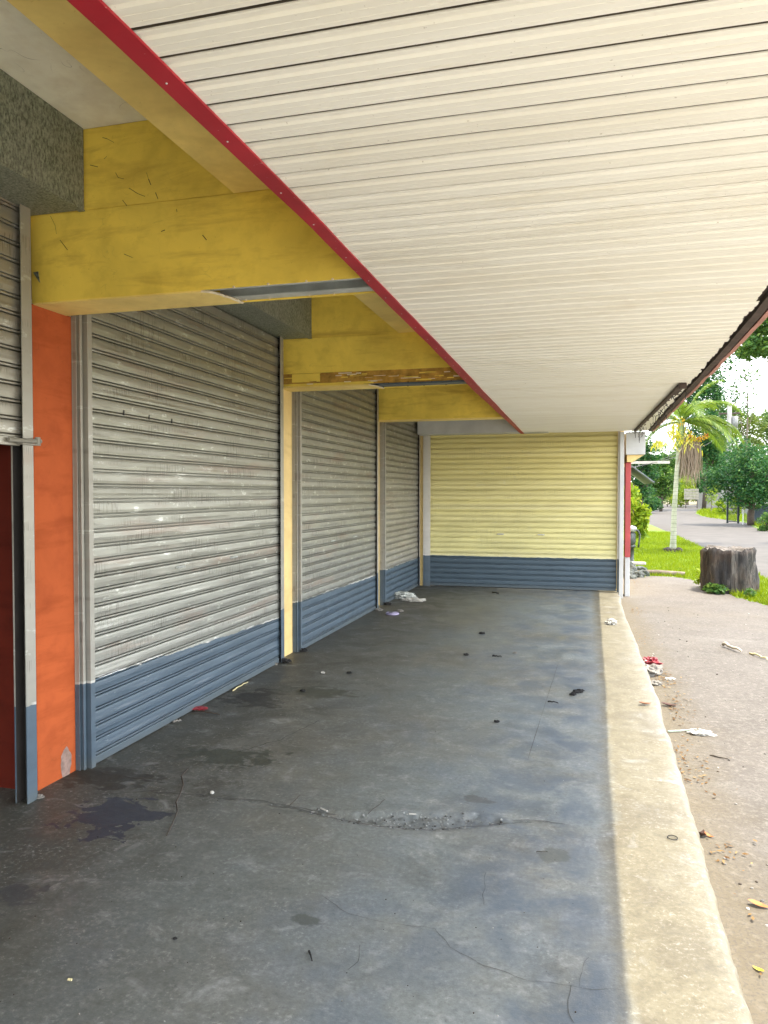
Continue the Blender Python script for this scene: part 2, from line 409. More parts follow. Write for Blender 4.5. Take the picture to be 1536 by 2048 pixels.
def floorz(x, y):
    z = .0
    if PX0 < x < PX1 and PY0 < y < PY1:
        w = .012 * noise.noise(Vector((x * 22, y * 22, 1)))
        xx, yy = x + w, y + .012 * noise.noise(Vector((x * 22, y * 22, 8)))
        if inpoly(xx, yy, lens):
            d = pdist(xx, yy, lens)
            z -= min(.026, .008 + d * .7) - .016 * abs(noise.noise(Vector((x * 34, y * 34, 3)))) * min(1, d / .02) - .01 * noise.noise(Vector((x * 9, y * 9, 3))) * min(1, d / .04)
        elif yy > 3.42 and pdist(xx, yy, lens) < .03:
            z -= .004 * (1 - pdist(xx, yy, lens) / .03) * (1 + noise.noise(Vector((x * 30, y * 30, 4))))
    return z
def kerb_x(y):
    return .50 + .045 * math.sin(max(0, min(1, (y - 3) / 7)) * math.pi) + .024 * noise.noise(Vector((0, y * 1.7, 3))) + .010 * noise.noise(Vector((5, y * 6, 3))) + .006 * noise.noise(Vector((5, y * 19, 3)))
vs = []; fs = []; nx = len(gx) + 4
for y in gy:
    e = kerb_x(y)
    for x in gx: vs.append((x, y, floorz(x, y)))
    h = lotz(e, y) - .02
    vs += [(e - .035, y, -.001), (e - .008, y, -.008 - .008 * abs(noise.noise(Vector((2, y * 8, 1))))), (e + .008, y, -.035), (e + .016, y, h)]
for j in range(len(gy) - 1):
    for i in range(nx - 1): fs.append((j * nx + i, j * nx + i + 1, (j + 1) * nx + i + 1, (j + 1) * nx + i))
mb = MB(); mb.add(vs, fs)
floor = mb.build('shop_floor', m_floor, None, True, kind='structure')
# cracks in the slab
m_crack = plain('crack_shadow_gap', (.075, .075, .07), .9)
def crack(pts, w=.0022, sub=9, amp=.012, parent=floor):
    P = []
    for (a, b) in zip(pts, pts[1:]):
        for k in range(sub):
            t = k / sub; P.append(Vector((a[0] + (b[0] - a[0]) * t, a[1] + (b[1] - a[1]) * t, 0)))
    P.append(Vector((pts[-1][0], pts[-1][1], 0)))
    mb = MB(); vs = []
    for i, p in enumerate(P):
        t = (P[min(i + 1, len(P) - 1)] - P[max(0, i - 1)]).normalized(); nrm = Vector((-t.y, t.x, 0))
        o = amp * noise.noise(Vector((p.x * 14, p.y * 14, 4)))
        ww = w * (.35 + 1.1 * abs(noise.noise(Vector((p.x * 9, p.y * 9, 7)))) + .25 * R.random()) * (.25 if i in (0, len(P) - 1) else 1)
        q = p + nrm * o; vs += [q - nrm * ww + Vector((0, 0, .0016)), q + nrm * ww + Vector((0, 0, .0016))]
    mb.add(vs, [(2 * i, 2 * i + 1, 2 * i + 3, 2 * i + 2) for i in range(len(P) - 1)])
    mb.build('crack', m_crack, parent)
def pp(*l): return [tuple(at(x, y)[:2]) for x, y in l]
crack(pp((640, 1790), (700, 1830), (770, 1845), (870, 1858), (900, 1895), (960, 1928), (1060, 1962), (1160, 1975), (1252, 1983)), .0011)
crack(pp((1142, 1970), (1138, 2000), (1148, 2047)), .0014); crack(pp((1158, 1974), (1166, 1935), (1180, 1915)), .001)
crack(pp((720, 1890), (717, 1925), (695, 1940)), .0012); crack(pp((973, 1745), (967, 1780), (969, 1812)), .001)
crack(pp((1117, 1325), (1055, 1520)), .0015, 12, .004); crack(pp((300, 1584), (400, 1590), (520, 1602), (585, 1614), (680, 1632)), .0045, 12, .02)
crack(pp((1020, 1640), (1090, 1642), (1130, 1650)), .004)
crack(pp((160, 1535), (260, 1556), (330, 1566)), .006, 10, .02); crack(pp((200, 1590), (330, 1580)), .003)
crack(pp((640, 1440), (560, 1480), (470, 1505)), .004, 10, .02)

crack([(-1.42, 3.513), (-1.155, 3.447), (-.95, 3.422), (-.70, 3.452), (-.52, 3.535), (-.35, 3.62)], .0045, 10, .014)
rr = random.Random(17); mb = MB(); k = 0
while k < 260:
    x, y = rr.uniform(PX0, PX1), rr.uniform(PY0, PY1)
    if not inpoly(x, y, lens): continue
    k += 1; q = rr.uniform(.002, .0065) * (1.6 if rr.random() < .08 else 1)
    mb.blob((x, y, floorz(x, y) + q * .3), q, q * rr.uniform(.6, 1.1), q * .7, 1, .6, 2, k, rr.choice([0, 0, 0, 1]))
mb.build('rubble', [plain('patch_rubble', (.27, .28, .27), .9, 0, .5, 40), plain('dark_rubble', (.07, .07, .065), .9, 0, .5, 40)], floor, kind='stuff')

# ------------------------------------------------------------------ the building
shop = empty('shop_building', (-2.83, 6.5, 0))
thing(shop, 'row of shuttered shop bays with yellow beams and a cream ribbed canopy', 'building')
shop_off = shop.location.copy()
bpy.context.view_layer.update()
def part(mb, name, mat, parent=None, **kw):
    o = mb.build(name, mat, parent or shop, **kw)
    if (parent or shop) is shop: o.location = -shop_off
    return o
WX = -2.83
COLS = [(-3.24, -2.92), (.06, .38), (3.36, 3.68), (6.66, 6.98), (10.0, 10.24)]
for i, (a, b) in enumerate(COLS):
    mb = MB().box(WX - .38, WX, a, b, -.02, 2.598)
    o = part(mb, 'column', m_orange if i == 2 else m_cream, bevel=.006)
    if i == 2:
        o['label'] = 'orange red painted column with chipped foot'
        bmm = MB(); q = at(130, 1530)
        vs = []; N = 22
        for k in range(N):
            th = 2 * math.pi * k / N; rr = 1 + .3 * noise.noise(Vector((math.cos(th) * 2, math.sin(th) * 2, 3)))
            vs.append((WX + .002, 3.585 + .045 * rr * math.cos(th), .075 + .085 * rr * math.sin(th)))
        bmm.add(vs, [tuple(range(N))]); bmm.build('chipped_patch', plain('bare_plaster', (.25, .17, .14), .9, 0, .3, 30, bump=.5), o)
    else: o['label'] = 'cream painted column'

# interior rooms behind the shutters (the nearest one stands open at its foot)
mb = MB(); mb.box(-6.6, -6.5, -4, 12.6, -.02, 3.46); mb.box(-6.5, WX - .38, 3.44, 3.60, -.02, 2.598); mb.box(-6.5, WX - .38, -3.15, -3.0, -.02, 2.598)
mb.box(-6.5, -2.9, -4, -3.9, 0, 3.46)
part(mb, 'interior_wall', m_room)
mb = MB().box(-3.2, -2.836, 3.350, 3.358, 0, 2.59); o = part(mb, 'jamb_shade', paint_mat('maroon_jamb_shade', (.14, .018, .009), (.04, .006, .004), rough=.5)); o['label'] = 'dark maroon sheet painted as shade on the column jamb inside the open bay'  # dark sheet carries the shade of the column jamb in its colour
mb = MB().box(-6.6, -.99, -4.2, 16.5, 3.466, 3.60); part(mb, 'ceiling', m_ceil)
mb = MB().box(-6.6, -1.0, -4.2, 16.5, 3.605, 3.72); part(mb, 'roof_slab', m_yellow)
# longitudinal beam and an unseen wall added against sky light leaking above the canopy
ys_ = [-4.0] + [v for c in COLS for v in (c[0], c[0] + .28)] + [12.5]
mb = MB()
for k in range(0, len(ys_) - 1, 2): mb.box(-1.66, -1.02, ys_[k] + .003, ys_[k + 1] - .003, 3.05, 3.464)
part(mb, 'eaves_beam', m_soffit)
mb = MB().box(-1.012, -.985, -4.0, 12.5, 2.66, 3.464); part(mb, 'light_stop_wall', m_yellow)
# shop wall above the housings (closes the bays behind)
mb = MB()
for k in range(0, len(ys_) - 1, 2): mb.box(WX - .3, WX - .005, ys_[k] + .003, ys_[k + 1] - .003, 3.0, 3.464)
part(mb, 'wall', m_yellow)

# cross beams clad in yellow board
for i, (a, b) in enumerate(COLS):
    c = a + .28; near = (i == 2); torn = (i == 3)
    x1 = -1.02
    mb = MB(); mb.box(WX - .3, x1, a + .008, c - .008, 2.70, 3.464)            # core
    beam = part(mb, 'cross_beam', m_yellow)
    mb = MB()
    zlo = 2.722 if torn else 2.598
    mb.box(WX, x1, a, a + .008, zlo, 3.05); mb.box(WX, x1, a + .003, a + .008, 3.052, 3.464)
    mb.box(WX, x1, c - .008, c, 2.598, 3.464)
    mb.build('cladding', m_yellow, beam, bevel=.002).location = (0, 0, 0)
    sx = {2: -1.755, 3: -1.88}.get(i, x1)
    vs = []; N = 14                                                            # soffit board with a broken right end
    for k in range(N + 1):
        y = a + .0085 + (c - a - .017) * k / N
        xe = sx - (.0 if i not in (2, 3) else (.07 * (1 - k / N) ** 2 + .012 * noise.noise(Vector((y * 40, 1, 1)))))
        if near and k == 0: xe -= .03
        vs += [(WX, y, 2.592), (xe, y, 2.592), (WX, y, 2.602), (xe, y, 2.602)]
    fsb = []
    for k in range(N):
        q = 4 * k
        fsb += [(q, q + 4, q + 5, q + 1), (q + 2, q + 3, q + 7, q + 6), (q + 1, q + 5, q + 7, q + 3)]
    fsb += [(0, 1, 3, 2), (4 * N, 4 * N + 2, 4 * N + 3, 4 * N + 1)]
    MB().add(vs, fsb).build('soffit_board', m_soffit, beam)
    if i in (2, 3):
        ms = m_steel if near else m_bluesteel
        mb = MB(); x0 = sx - .12
        zt = 2.69 if near else 2.66
        mb.box(x0, x1, a + .012, c - .012, zt, zt + .006)                      # web
        mb.box(x0, x1, a + .012, a + .016, 2.612, zt); mb.box(x0, x1, c - .016, c - .012, 2.612, zt)
        mb.box(x0, x1, a + .012, a + .055, 2.606, 2.611); mb.box(x0, x1, c - .085, c - .012, 2.606, 2.611)
        if not near: mb.box(x0 + .15, x1, a - .006, a + .05, 2.585, 2.60)
        mb.build('steel_channel', ms, beam)
        mb = MB()
        for k in range(9):
            x = sx + .02 + k * (x1 - sx - .05) / 8 + R.uniform(-.03, .03)
            if k % 2: mb.blob((x, a - .002, 2.600), .007, .005, .007, 1, .3, 2, k)
            else: mb.blob((x, c - .03, 2.602), .006, .006, .005, 1, .3, 2, k)
        mb.build('nail', m_raw if near else m_rust, beam, kind='stuff')
        # ragged paper torn along the broken end
        mb = MB(); vs = []
        for k in range(N + 1):
            y = a + .0085 + (c - a - .017) * k / N
            xe = vs and 0
            xe = sx - (.07 * (1 - k / N) ** 2 + .012 * noise.noise(Vector((y * 40, 1, 1)))) - (.03 if near and k == 0 else 0)
            vs += [(xe + .001, y, 2.5895), (xe + .009 + .006 * R.random(), y, 2.594), (xe + .001, y, 2.603)]
        fq = []
        for k in range(N): fq += [(3 * k, 3 * k + 3, 3 * k + 4, 3 * k + 1), (3 * k + 1, 3 * k + 4, 3 * k + 5, 3 * k + 2)]
        mb.add(vs, fq); mb.build('torn_edge', m_raw, beam)
    if torn:
        mb = MB()
        mb.box(WX, x1, a + .006, a + .0085, 2.604, 2.722, 0)
        n_ = 60
        for k in range(n_):                                                    # splintered strips left on the batten
            x = WX + .05 + (x1 - WX - .1) * k / n_; L = R.uniform(.03, .16); z = R.choice([2.622, 2.64, 2.665, 2.685, 2.702]) + R.uniform(-.008, .008)
            mb.box(x, min(x1, x + L), a + .001 - R.uniform(0, .004), a + .005, z, z + R.uniform(.004, .014), R.choice([0, 0, 1, 2]))
        mb.box(-2.70, -2.42, a - .002, a + .004, 2.64, 2.718, 2)
        mb.box(WX, -1.9, a - .001, a + .0045, 2.604, 2.626, 2)
        mb.build('splintered_batten', [m_ochre, m_raw, m_yellow], beam)

def onY(px, py, Y):
    d = FW * 1500 + RT * (px - 768) + UP * (1024 - py); t = Y / d.y
    return Vector((d.x * t, Y, CAM_H + d.z * t))
near_beam = [o for o in shop.children if o.name.startswith('cross_beam')][2]
mb = MB(); rr = random.Random(8)
for pts in ([(231, 345), (236, 355), (248, 358)], [(293, 345), (297, 358), (302, 370)], [(311, 385), (316, 398)], [(258, 376), (275, 387), (290, 393)], [(101, 432), (110, 450), (113, 468)], [(120, 480), (135, 500)],
            [(248, 508), (265, 515)], [(205, 275), (215, 278), (228, 285)], [(353, 418), (354, 424)], [(245, 400), (254, 412)], [(180, 330), (196, 334)], [(405, 470), (413, 480)], [(208, 318), (214, 312)], [(330, 460), (322, 463)]):
    P = [onY(x, y, 3.3575) for x, y in pts]
    for a, b in zip(P, P[1:]):
        t = (b - a).normalized(); w = Vector((-t.z, 0, t.x)) * rr.uniform(.0008, .0022)
        mb.add([a - w, a + w, b + w * rr.uniform(.4, 1.4), b - w * .8], [(0, 1, 2, 3)])
mb.build('scratch', m_dark, near_beam, kind='stuff')
a, b, c = onY(66, 545, 3.352), onY(76, 543, 3.346), onY(79, 565, 3.340)
MB().add([a, b, c, a + Vector((0, .004, 0)), b + Vector((0, .004, 0)), c + Vector((0, .004, 0))], [(0, 1, 2), (3, 5, 4), (0, 3, 4, 1), (1, 4, 5, 2), (2, 5, 3, 0)]).build('torn_flap', m_box, near_beam)

# roller shutters ------------------------------------------------------
PITCHZ = .088
def slat_profile(z0, z1, seed=0):
    """(out, z) points from the bottom up; out grows towards the viewer"""
    P = []; z = z0; k = 0
    while z < z1 - .02:
        h = PITCHZ
        P += [(.0040, z + .0008), (.0052, z + .0035), (.0052, z + .0085), (.0040, z + .0112), (-.026, z + .0115), (-.026, z + .0172), (.0030, z + .0175), (.0050, z + .0205),
              (.0062, z + .034), (.0066, z + .050), (.0060, z + .066), (.0044, z + .0775), (.0020, z + .0812), (-.026, z + .0815), (-.026, z + .0875)]
        z += h; k += 1
    return P
def make_shutter(name_label, y0, y1, z0, z1, mats, seed, rails=True, handle_z=None, box=True):
    amp = .005
    def jit(t, a, b):
        k = math.floor((b - z0) / PITCHZ + .001)
        return (amp * noise.noise(Vector((t * 1.3, k * 1.7, seed))) + .0022 * noise.noise(Vector((t * 5, k * 3.1, seed + 4))), .0016 * noise.noise(Vector((t * 2, k * 2.3, seed + 9))))
    prof = [(-2.792 + o, z) for o, z in slat_profile(z0 + .05, z1)]
    mb = MB().extrude(prof[::-1], y0 + .06, y1 - .10, 'y', 40, jit=jit)
    sh = part(mb, 'roller_shutter', mats, smooth=False); sh['label'] = name_label
    MB().box(-2.80, -2.772, y0 + .078, y1 - .165, z0 + .006, z0 + .05).build('bottom_bar', mats, sh, bevel=.003)
    # guide rails: lipped channels opening towards the curtain
    m = MB(); a = y0 + .0                                                     # near side: stepped lipped channel
    m.box(-2.829, -2.8235, a - .012, a + .075, 0, z1); m.box(-2.823, -2.800, a - .010, a - .004, 0, z1); m.box(-2.823, -2.786, a + .006, a + .011, 0, z1); m.box(-2.7855, -2.781, a + .000, a + .022, 0, z1)
    m.box(-2.823, -2.7615, a + .036, a + .042, 0, z1); m.box(-2.761, -2.756, a + .034, a + .074, 0, z1)
    m.build('guide_rail', m_rails, sh, bevel=.001)
    m = MB(); b = y1 - (.09 if y1 < 3.5 else .075)                              # far side: open slot faces the near end
    m.box(-2.829, -2.8235, b - .075, b, 0, z1); m.box(-2.823, -2.7615, b - .007, b, 0, z1, 1); m.box(-2.761, -2.756, b - .072, b, 0, z1); m.box(-2.8232, -2.8222, b - .07, b - .0075, 0, z1, 1)
    m.build('guide_rail', [m_rails, m_dark], sh, bevel=.001)
    if handle_z:
        for yy in (y0 + (y1 - y0) * .36, y0 + (y1 - y0) * .64):
            MB().tube([(-2.785, yy - .05, handle_z), (-2.772, yy - .045, handle_z + .003), (-2.772, yy + .045, handle_z + .003), (-2.785, yy + .05, handle_z)], .008, 6).build('lift_handle', m_steel, sh)
    if box:
        m = MB(); xb = -2.50
        ya, yb = y0 + .004, y1 - .006
        m.box(WX + .001, xb, ya, yb, 3.05, 3.058); m.box(xb - .006, xb, ya, yb, 3.059, 3.463)
        m.box(xb - .03, xb + .006, ya, yb, 3.042, 3.0495)
        m.build('housing', m_box, sh, bevel=.002)
        # grey putty line where the housing meets the ceiling
    return sh
G0 = (.29, .296, .266); GT = (.315, .303, .232); BL = (.070, .104, .138)
m_rails = shutter_mat('rail_paint', (.31, .305, .27), (.31, .29, .23), BL, .50, dirt=.6, slats=0, metal=.15)
bays = [(.38, 3.36), (3.68, 6.66), (6.98, 10.0)]
s1 = make_shutter('half raised galvanised shutter', .38, 3.36, 1.83, 3.05, shutter_mat('slats_raised', (.27, .265, .235), (.34, .32, .255), BL, .2, dirt=.9), 1)
# locking bolt that sticks out of the raised bottom bar across the rail
m = MB(); m.tube([(-2.76, 3.10, 1.862), (-2.748, 3.20, 1.862), (-2.745, 3.31, 1.866)], .012, 8); m.box(-2.77, -2.735, 3.17, 3.30, 1.842, 1.85); m.tube([(-2.742, 3.285, 1.845), (-2.742, 3.285, 1.885)], .014, 8)
m.build('locking_bolt', plain('dull_bolt', (.24, .23, .19), .6, .2), s1)
s2 = make_shutter('large galvanised shutter with blue painted foot', 3.68, 6.66, 0, 3.05, shutter_mat('slats_near', G0, GT, BL, .505, -.032, 3.7), 2, handle_z=1.07)
s3 = make_shutter('stained galvanised shutter between cream columns', 6.98, 10.0, 0, 3.05, shutter_mat('slats_middle', G0, GT, BL, .50, -.014, 7.0, dirt=1.15), 3, handle_z=1.05)
s4 = make_shutter('farthest galvanised side shutter', 10.24, 12.665, 0, 3.05, shutter_mat('slats_far', (.37, .36, .315), GT, BL, .48, .0, 10.3, dirt=.9), 4)
s0 = make_shutter('galvanised shutter', -2.92, .06, 0, 3.05, s2.data.materials[0], 5)
# letterbox-like holes torn in the large shutter
mb = MB()
for (px, py) in ((255, 825), (303, 833), (350, 842)):
    y = {255: 4.10, 303: 4.38, 350: 4.66}[px]
    mb.box(-2.788, -2.7835, y - .007, y + .006, 2.080, 2.112)
mb.build('lock_hole', m_dark, s2, kind='stuff')

# ------------------------------------------------------------------ end wing with the yellow shutter
EY = 12.6
mb = MB(); mb.box(-6.6, -2.70, EY, EY + .2, 0, 3.46); mb.box(-2.70, .60, EY + .06, EY + .2, 2.60, 3.46); mb.box(-2.70, -2.60, EY, EY + .2, 0, 2.6)
mb.box(-2.6, .5, EY + .25, EY + .3, 0, 2.6)
part(mb, 'end_wall', m_cream)
def end_shutter():
    x0, x1, z1 = -2.62, .485, 2.62
    amp = .003
    def jit(t, a, b):
        k = math.floor((b - .05) / PITCHZ + .001)
        return (amp * noise.noise(Vector((t * 1.3, k * 1.7, 31))), .0015 * noise.noise(Vector((t * 2, k * 2.3, 39))))
    prof = [(EY + .01 - o, z) for o, z in slat_profile(.05, z1)]
    mm = shutter_mat('slats_yellow', (.68, .635, .29), (.70, .60, .215), (.06, .095, .125), .525, -.001, 0, 'x', dirt=.22, metal=0.0, rough=.5, band=.02)
    sh = part(MB().extrude(prof, x0 + .03, x1 - .01, 'x', 30, jit=jit), 'roller_shutter', mm)
    sh['label'] = 'yellow painted shutter with dark blue foot across the end'
    MB().box(x0 + .04, x1 - .02, EY - .006, EY + .02, .012, .05).build('bottom_bar', mm, sh, bevel=.003)
    mr = shutter_mat('end_rail_paint', (.55, .54, .50), (.55, .52, .44), (.085, .12, .15), .53, 0, 0, 'x', dirt=.4, slats=0, metal=.1)
    for a, b in ((x0 - .075, x0 + .05), (x1 - .005, x1 + .022)):
        m = MB(); m.box(a, b, EY - .055, EY - .048, 0, z1); m.box(a, a + .006, EY - .0475, EY + .02, 0, z1)
        m.box(a + .03, b - .004, EY - .062, EY - .0555, 0, z1)
        m.build('guide_rail', mr, sh, bevel=.0015)
    m = MB(); m.box(-2.74, -.60, EY - .30, EY - .293, 2.57, 2.86); m.box(-2.74, -.60, EY - .292, EY, 2.57, 2.577); m.box(-2.74, -2.734, EY - .292, EY, 2.578, 2.86); m.box(-2.74, -.60, EY - .292, EY, 2.853, 2.86)
    m.build('housing', m_white, sh, bevel=.003)
    for xx in (-1.385, -.72):
        m = MB(); m.tube([(xx - .05, EY + .004, .905), (xx - .045, EY - .014, .905), (xx + .045, EY - .014, .905), (xx + .05, EY + .004, .905)], .009, 6)
        m.build('lift_handle', m_white, sh)
    return sh
end_shutter()
mb = MB().box(-2.6, -1.0, EY - .29, EY, 2.87, 3.464); part(mb, 'end_lintel', m_cream)
mb = MB(); mb.box(.507, .572, EY - .10, EY - .01, -.09, 2.565)
o = part(mb, 'end_post', m_white, bevel=.004); o['label'] = 'white steel corner post beside the yellow shutter'
mb = MB(); mb.box(.603, .895, EY - .02, EY + 3.2, 2.205, 2.563)
for k in range(3): mb.box(.606, .892, EY - .0235, EY - .0205, 2.235 + k * .1, 2.32 + k * .1)
part(mb, 'beam_end', m_white, bevel=.003)
mb = MB(); yy0, yy1 = EY + .02, EY + 3.2
mb.add([(.62, yy0, 2.20), (.87, yy0, 2.20), (.70, yy0, 2.09), (.62, yy0, 2.09), (.62, yy1, 2.20), (.87, yy1, 2.20), (.70, yy1, 2.09), (.62, yy1, 2.09)],
       [(0, 1, 2, 3), (4, 7, 6, 5), (1, 5, 6, 2), (2, 6, 7, 3), (0, 4, 5, 1)]); part(mb, 'beam_haunch', m_cream)
m_redcol = plain('faded_crimson_paint', (.40, .06, .06), .6, 0, .2, 4)
mb = MB(); mb.box(.606, .69, EY + .15, EY + .45, .55, 2.088); mb.box(.609, .685, EY + .16, EY + .44, -.09, .545, 1)
o = part(mb, 'wing_column', [m_redcol, m_white], bevel=.004); o['label'] = 'crimson painted column at the far corner'
mb = MB(); mb.box(-2.6, .60, EY + .5, EY + 3.2, -.09, 3.46); part(mb, 'wing_wall', m_cream)

# ------------------------------------------------------------------ canopy
def lerp(tab, t):
    if t <= tab[0][0]: return tab[0][1]
    for (a, b), (c, d) in zip(tab, tab[1:]):
        if t <= c: return b + (d - b) * (t - a) / (c - a)
    return tab[-1][1]
IN0 = [(1, -.99), (2.1, -.983), (2.6, -.980), (3.6, -.992), (4.9, -1.004), (7, -1.038), (12.5, -1.055)]
IN1 = [(1, -.928), (2.5, -.924), (3.4, -.931), (4.9, -.938), (7, -.955), (12.5, -1.0)]
OUT = [(-4, .80), (3.9, .825), (4.76, .852), (6.5, .876), (8, .882), (12.5, .915)]
CZ = 2.57; PW = .1075
can = MB()
y = -4.0 + .006; nseg = 16; ENDY = EY - .31
# panel seams were measured at y = 1.306 + k * PW
k0 = math.floor((-4 - 1.306) / PW)
def sag(x, yy): return .007 * noise.noise(Vector((x * 1.1, yy * .6, 1))) + .0012 * noise.noise(Vector((x * 2.5, yy * 1.6, 5)))
k = k0
while True:
    ya = 1.306 + k * PW
    if ya + PW > EY - .05: break
    pr = [(ya - .0015, .036), (ya + .0045, .036), (ya + .0050, .0085), (ya + .0052, .0050), (ya + .009, .0040), (ya + .0250, .0068), (ya + .0265, .0068), (ya + .0315, .0), (ya + .050, .0), (ya + .051, .0012), (ya + .0535, .0012), (ya + .0545, .0),
          (ya + .074, .0), (ya + .075, .0012), (ya + .0775, .0012), (ya + .0785, .0), (ya + .0915, .0), (ya + .0925, .0006), (ya + .1035, .0100), (ya + .1038, .0110), (ya + .1048, .036), (ya + .1062, .036)]
    endw = .012 * R.uniform(-1, 1); dz = .0004 * R.uniform(-1, 1)
    ya_, yb_ = ya, ya + PW
    vs = []
    for i in range(nseg + 1):
        u = i / nseg
        x0 = lerp(IN1, ya) - .012; x1 = lerp(OUT, ya) + endw
        x = x0 + (x1 - x0) * u
        for (yy, zz) in pr: vs.append((x, yy, CZ + zz + dz + sag(x, yy)))
    m = len(pr)
    can.add(vs, [(i * m + q, i * m + q + 1, (i + 1) * m + q + 1, (i + 1) * m + q) for i in range(nseg) for q in range(2, m - 4)])
    can.add(vs, [(i * m + q, i * m + q + 1, (i + 1) * m + q + 1, (i + 1) * m + q) for i in range(nseg) for q in (0, 1, m - 4, m - 3, m - 2)], 1)
    k += 1
canopy = part(can, 'canopy', [m_canopy, plain('shadowed_joint', (.10, .08, .055), .9)])
canopy['label'] = 'cream ribbed canopy soffit with red inner trim'
# red trim along the inner side
ysq = [-4 + .15 * i for i in range(int((EY - .02 + 4) / .15))] + [EY - .02]
vs = []
for yy in ysq:
    w = .004 * noise.noise(Vector((1, yy * 3, 2)))
    a = lerp(IN0, yy) + w; b = lerp(IN1, yy) + w * .7; zz = CZ + sag(-.95, yy) - .004 + 0
    vs += [(a, yy, zz + .075), (a, yy, zz), (b, yy, zz - .002), (b + .001, yy, zz + .004)]
fs = [(4 * i + q, 4 * i + q + 1, 4 * i + q + 5, 4 * i + q + 4) for i in range(len(ysq) - 1) for q in range(3)]
MB().add(vs, fs).build('red_trim', m_red, canopy)
mb = MB()
for kk in range(34): 
    yy = .9 + kk * .34 + R.uniform(-.03, .03); mb.blob((lerp(IN0, yy) * .6 + lerp(IN1, yy) * .4, yy, CZ - .006 + sag(-.95, yy)), .0032, .0032, .002, 1, .1)
mb.build('screw', m_white, canopy, kind='stuff')
# outer edge: rusty channel, faded fascia, roof sheet on top
vs = []
for yy in ysq:
    e = lerp(OUT, yy) + .012 + .005 * noise.noise(Vector((3, yy * 5, 2))); zz = CZ + .006 * noise.noise(Vector((3, yy * 1.5, 9)))
    vs += [(e - .03, yy, zz + .03), (e + .005, yy, zz + .02), (e + .012, yy, zz - .004), (e + .055 + .008 * noise.noise(Vector((9, yy * 7, 2))), yy, zz - .010), (e + .06, yy, zz + .05)]
MB().add(vs, [(5 * i + q, 5 * i + q + 1, 5 * i + q + 6, 5 * i + q + 5) for i in range(len(ysq) - 1) for q in range(4)]).build('eaves_channel', m_rust, canopy)
vs = []
for yy in ysq:
    e = lerp(OUT, yy) + .075; g = .02 * max(0, noise.noise(Vector((8, yy * 2.1, 4))))
    zz = CZ - .012 + g
    vs += [(e, yy, CZ + .14), (e, yy, zz), (e + .028, yy, zz), (e + .028, yy, CZ + .15)]
MB().add(vs, [(4 * i + q, 4 * i + q + 1, 4 * i + q + 5, 4 * i + q + 4) for i in range(len(ysq) - 1) for q in range(3)]).build('fascia', m_pink, canopy)
vs = []
for yy in ysq: vs += [(-.984, yy, CZ + .20), (1.005, yy, CZ + .155)]
MB().add(vs, [(2 * i, 2 * i + 1, 2 * i + 3, 2 * i + 2) for i in range(len(ysq) - 1)]).build('roof_sheet', m_rust, canopy)
# stripped sign channel near the outer edge with loose wires
mb = MB()
def cpt(y, dx=0, z=0): return ((.70 + (12.25 - y) / 5.15 * .085) + dx, y, CZ + z)
for ya, yb in ((7.15, 9.0), (9.0, 10.6), (10.6, 12.25)):
    a, b = cpt(ya, 0, -.012), cpt(yb, 0, -.014)
    mb.add([(a[0], ya, a[2] - .018), (a[0] + .035, ya, a[2] - .018), (a[0] + .035, ya, a[2] + .01), (a[0], ya, a[2] + .01), (b[0], yb, b[2] - .018), (b[0] + .03, yb, b[2] - .018), (b[0] + .03, yb, b[2] + .01), (b[0], yb, b[2] + .01)],
           [(0, 1, 5, 4), (1, 2, 6, 5), (3, 0, 4, 7), (0, 3, 2, 1), (4, 5, 6, 7)])
mb.box(.785, .85, 7.12, 7.16, CZ - .05, CZ - .002); mb.box(.80, .845, 7.17, 7.75, CZ - .02, CZ - .006)
for _ in range(14):
    yy = R.uniform(7.8, 12.1); q = cpt(yy, R.uniform(.03, .08), -.008); mb.blob(q, R.uniform(.01, .03), R.uniform(.03, .12), .006, 1, .5, 3, _)
mb.build('sign_channel', m_rust, canopy)
mb = MB()
for _ in range(22):
    yy = R.choice([7.9, 8.6, 9.4, 10.2, 11.2, 11.9, 12.1]) + R.uniform(-.25, .2); p = Vector(cpt(yy, R.uniform(0, .14), -.004)); L = R.uniform(.05, .20); pts = [p]
    for s in range(5):
        p = p + Vector((R.uniform(-.03, .03), R.uniform(-.06, .06), -L / 5 * R.uniform(.5, 1.4))); pts.append(p)
    mb.tube(pts, R.uniform(.0025, .005), 5)
mb.build('loose_wire', m_dark, canopy, kind='stuff')

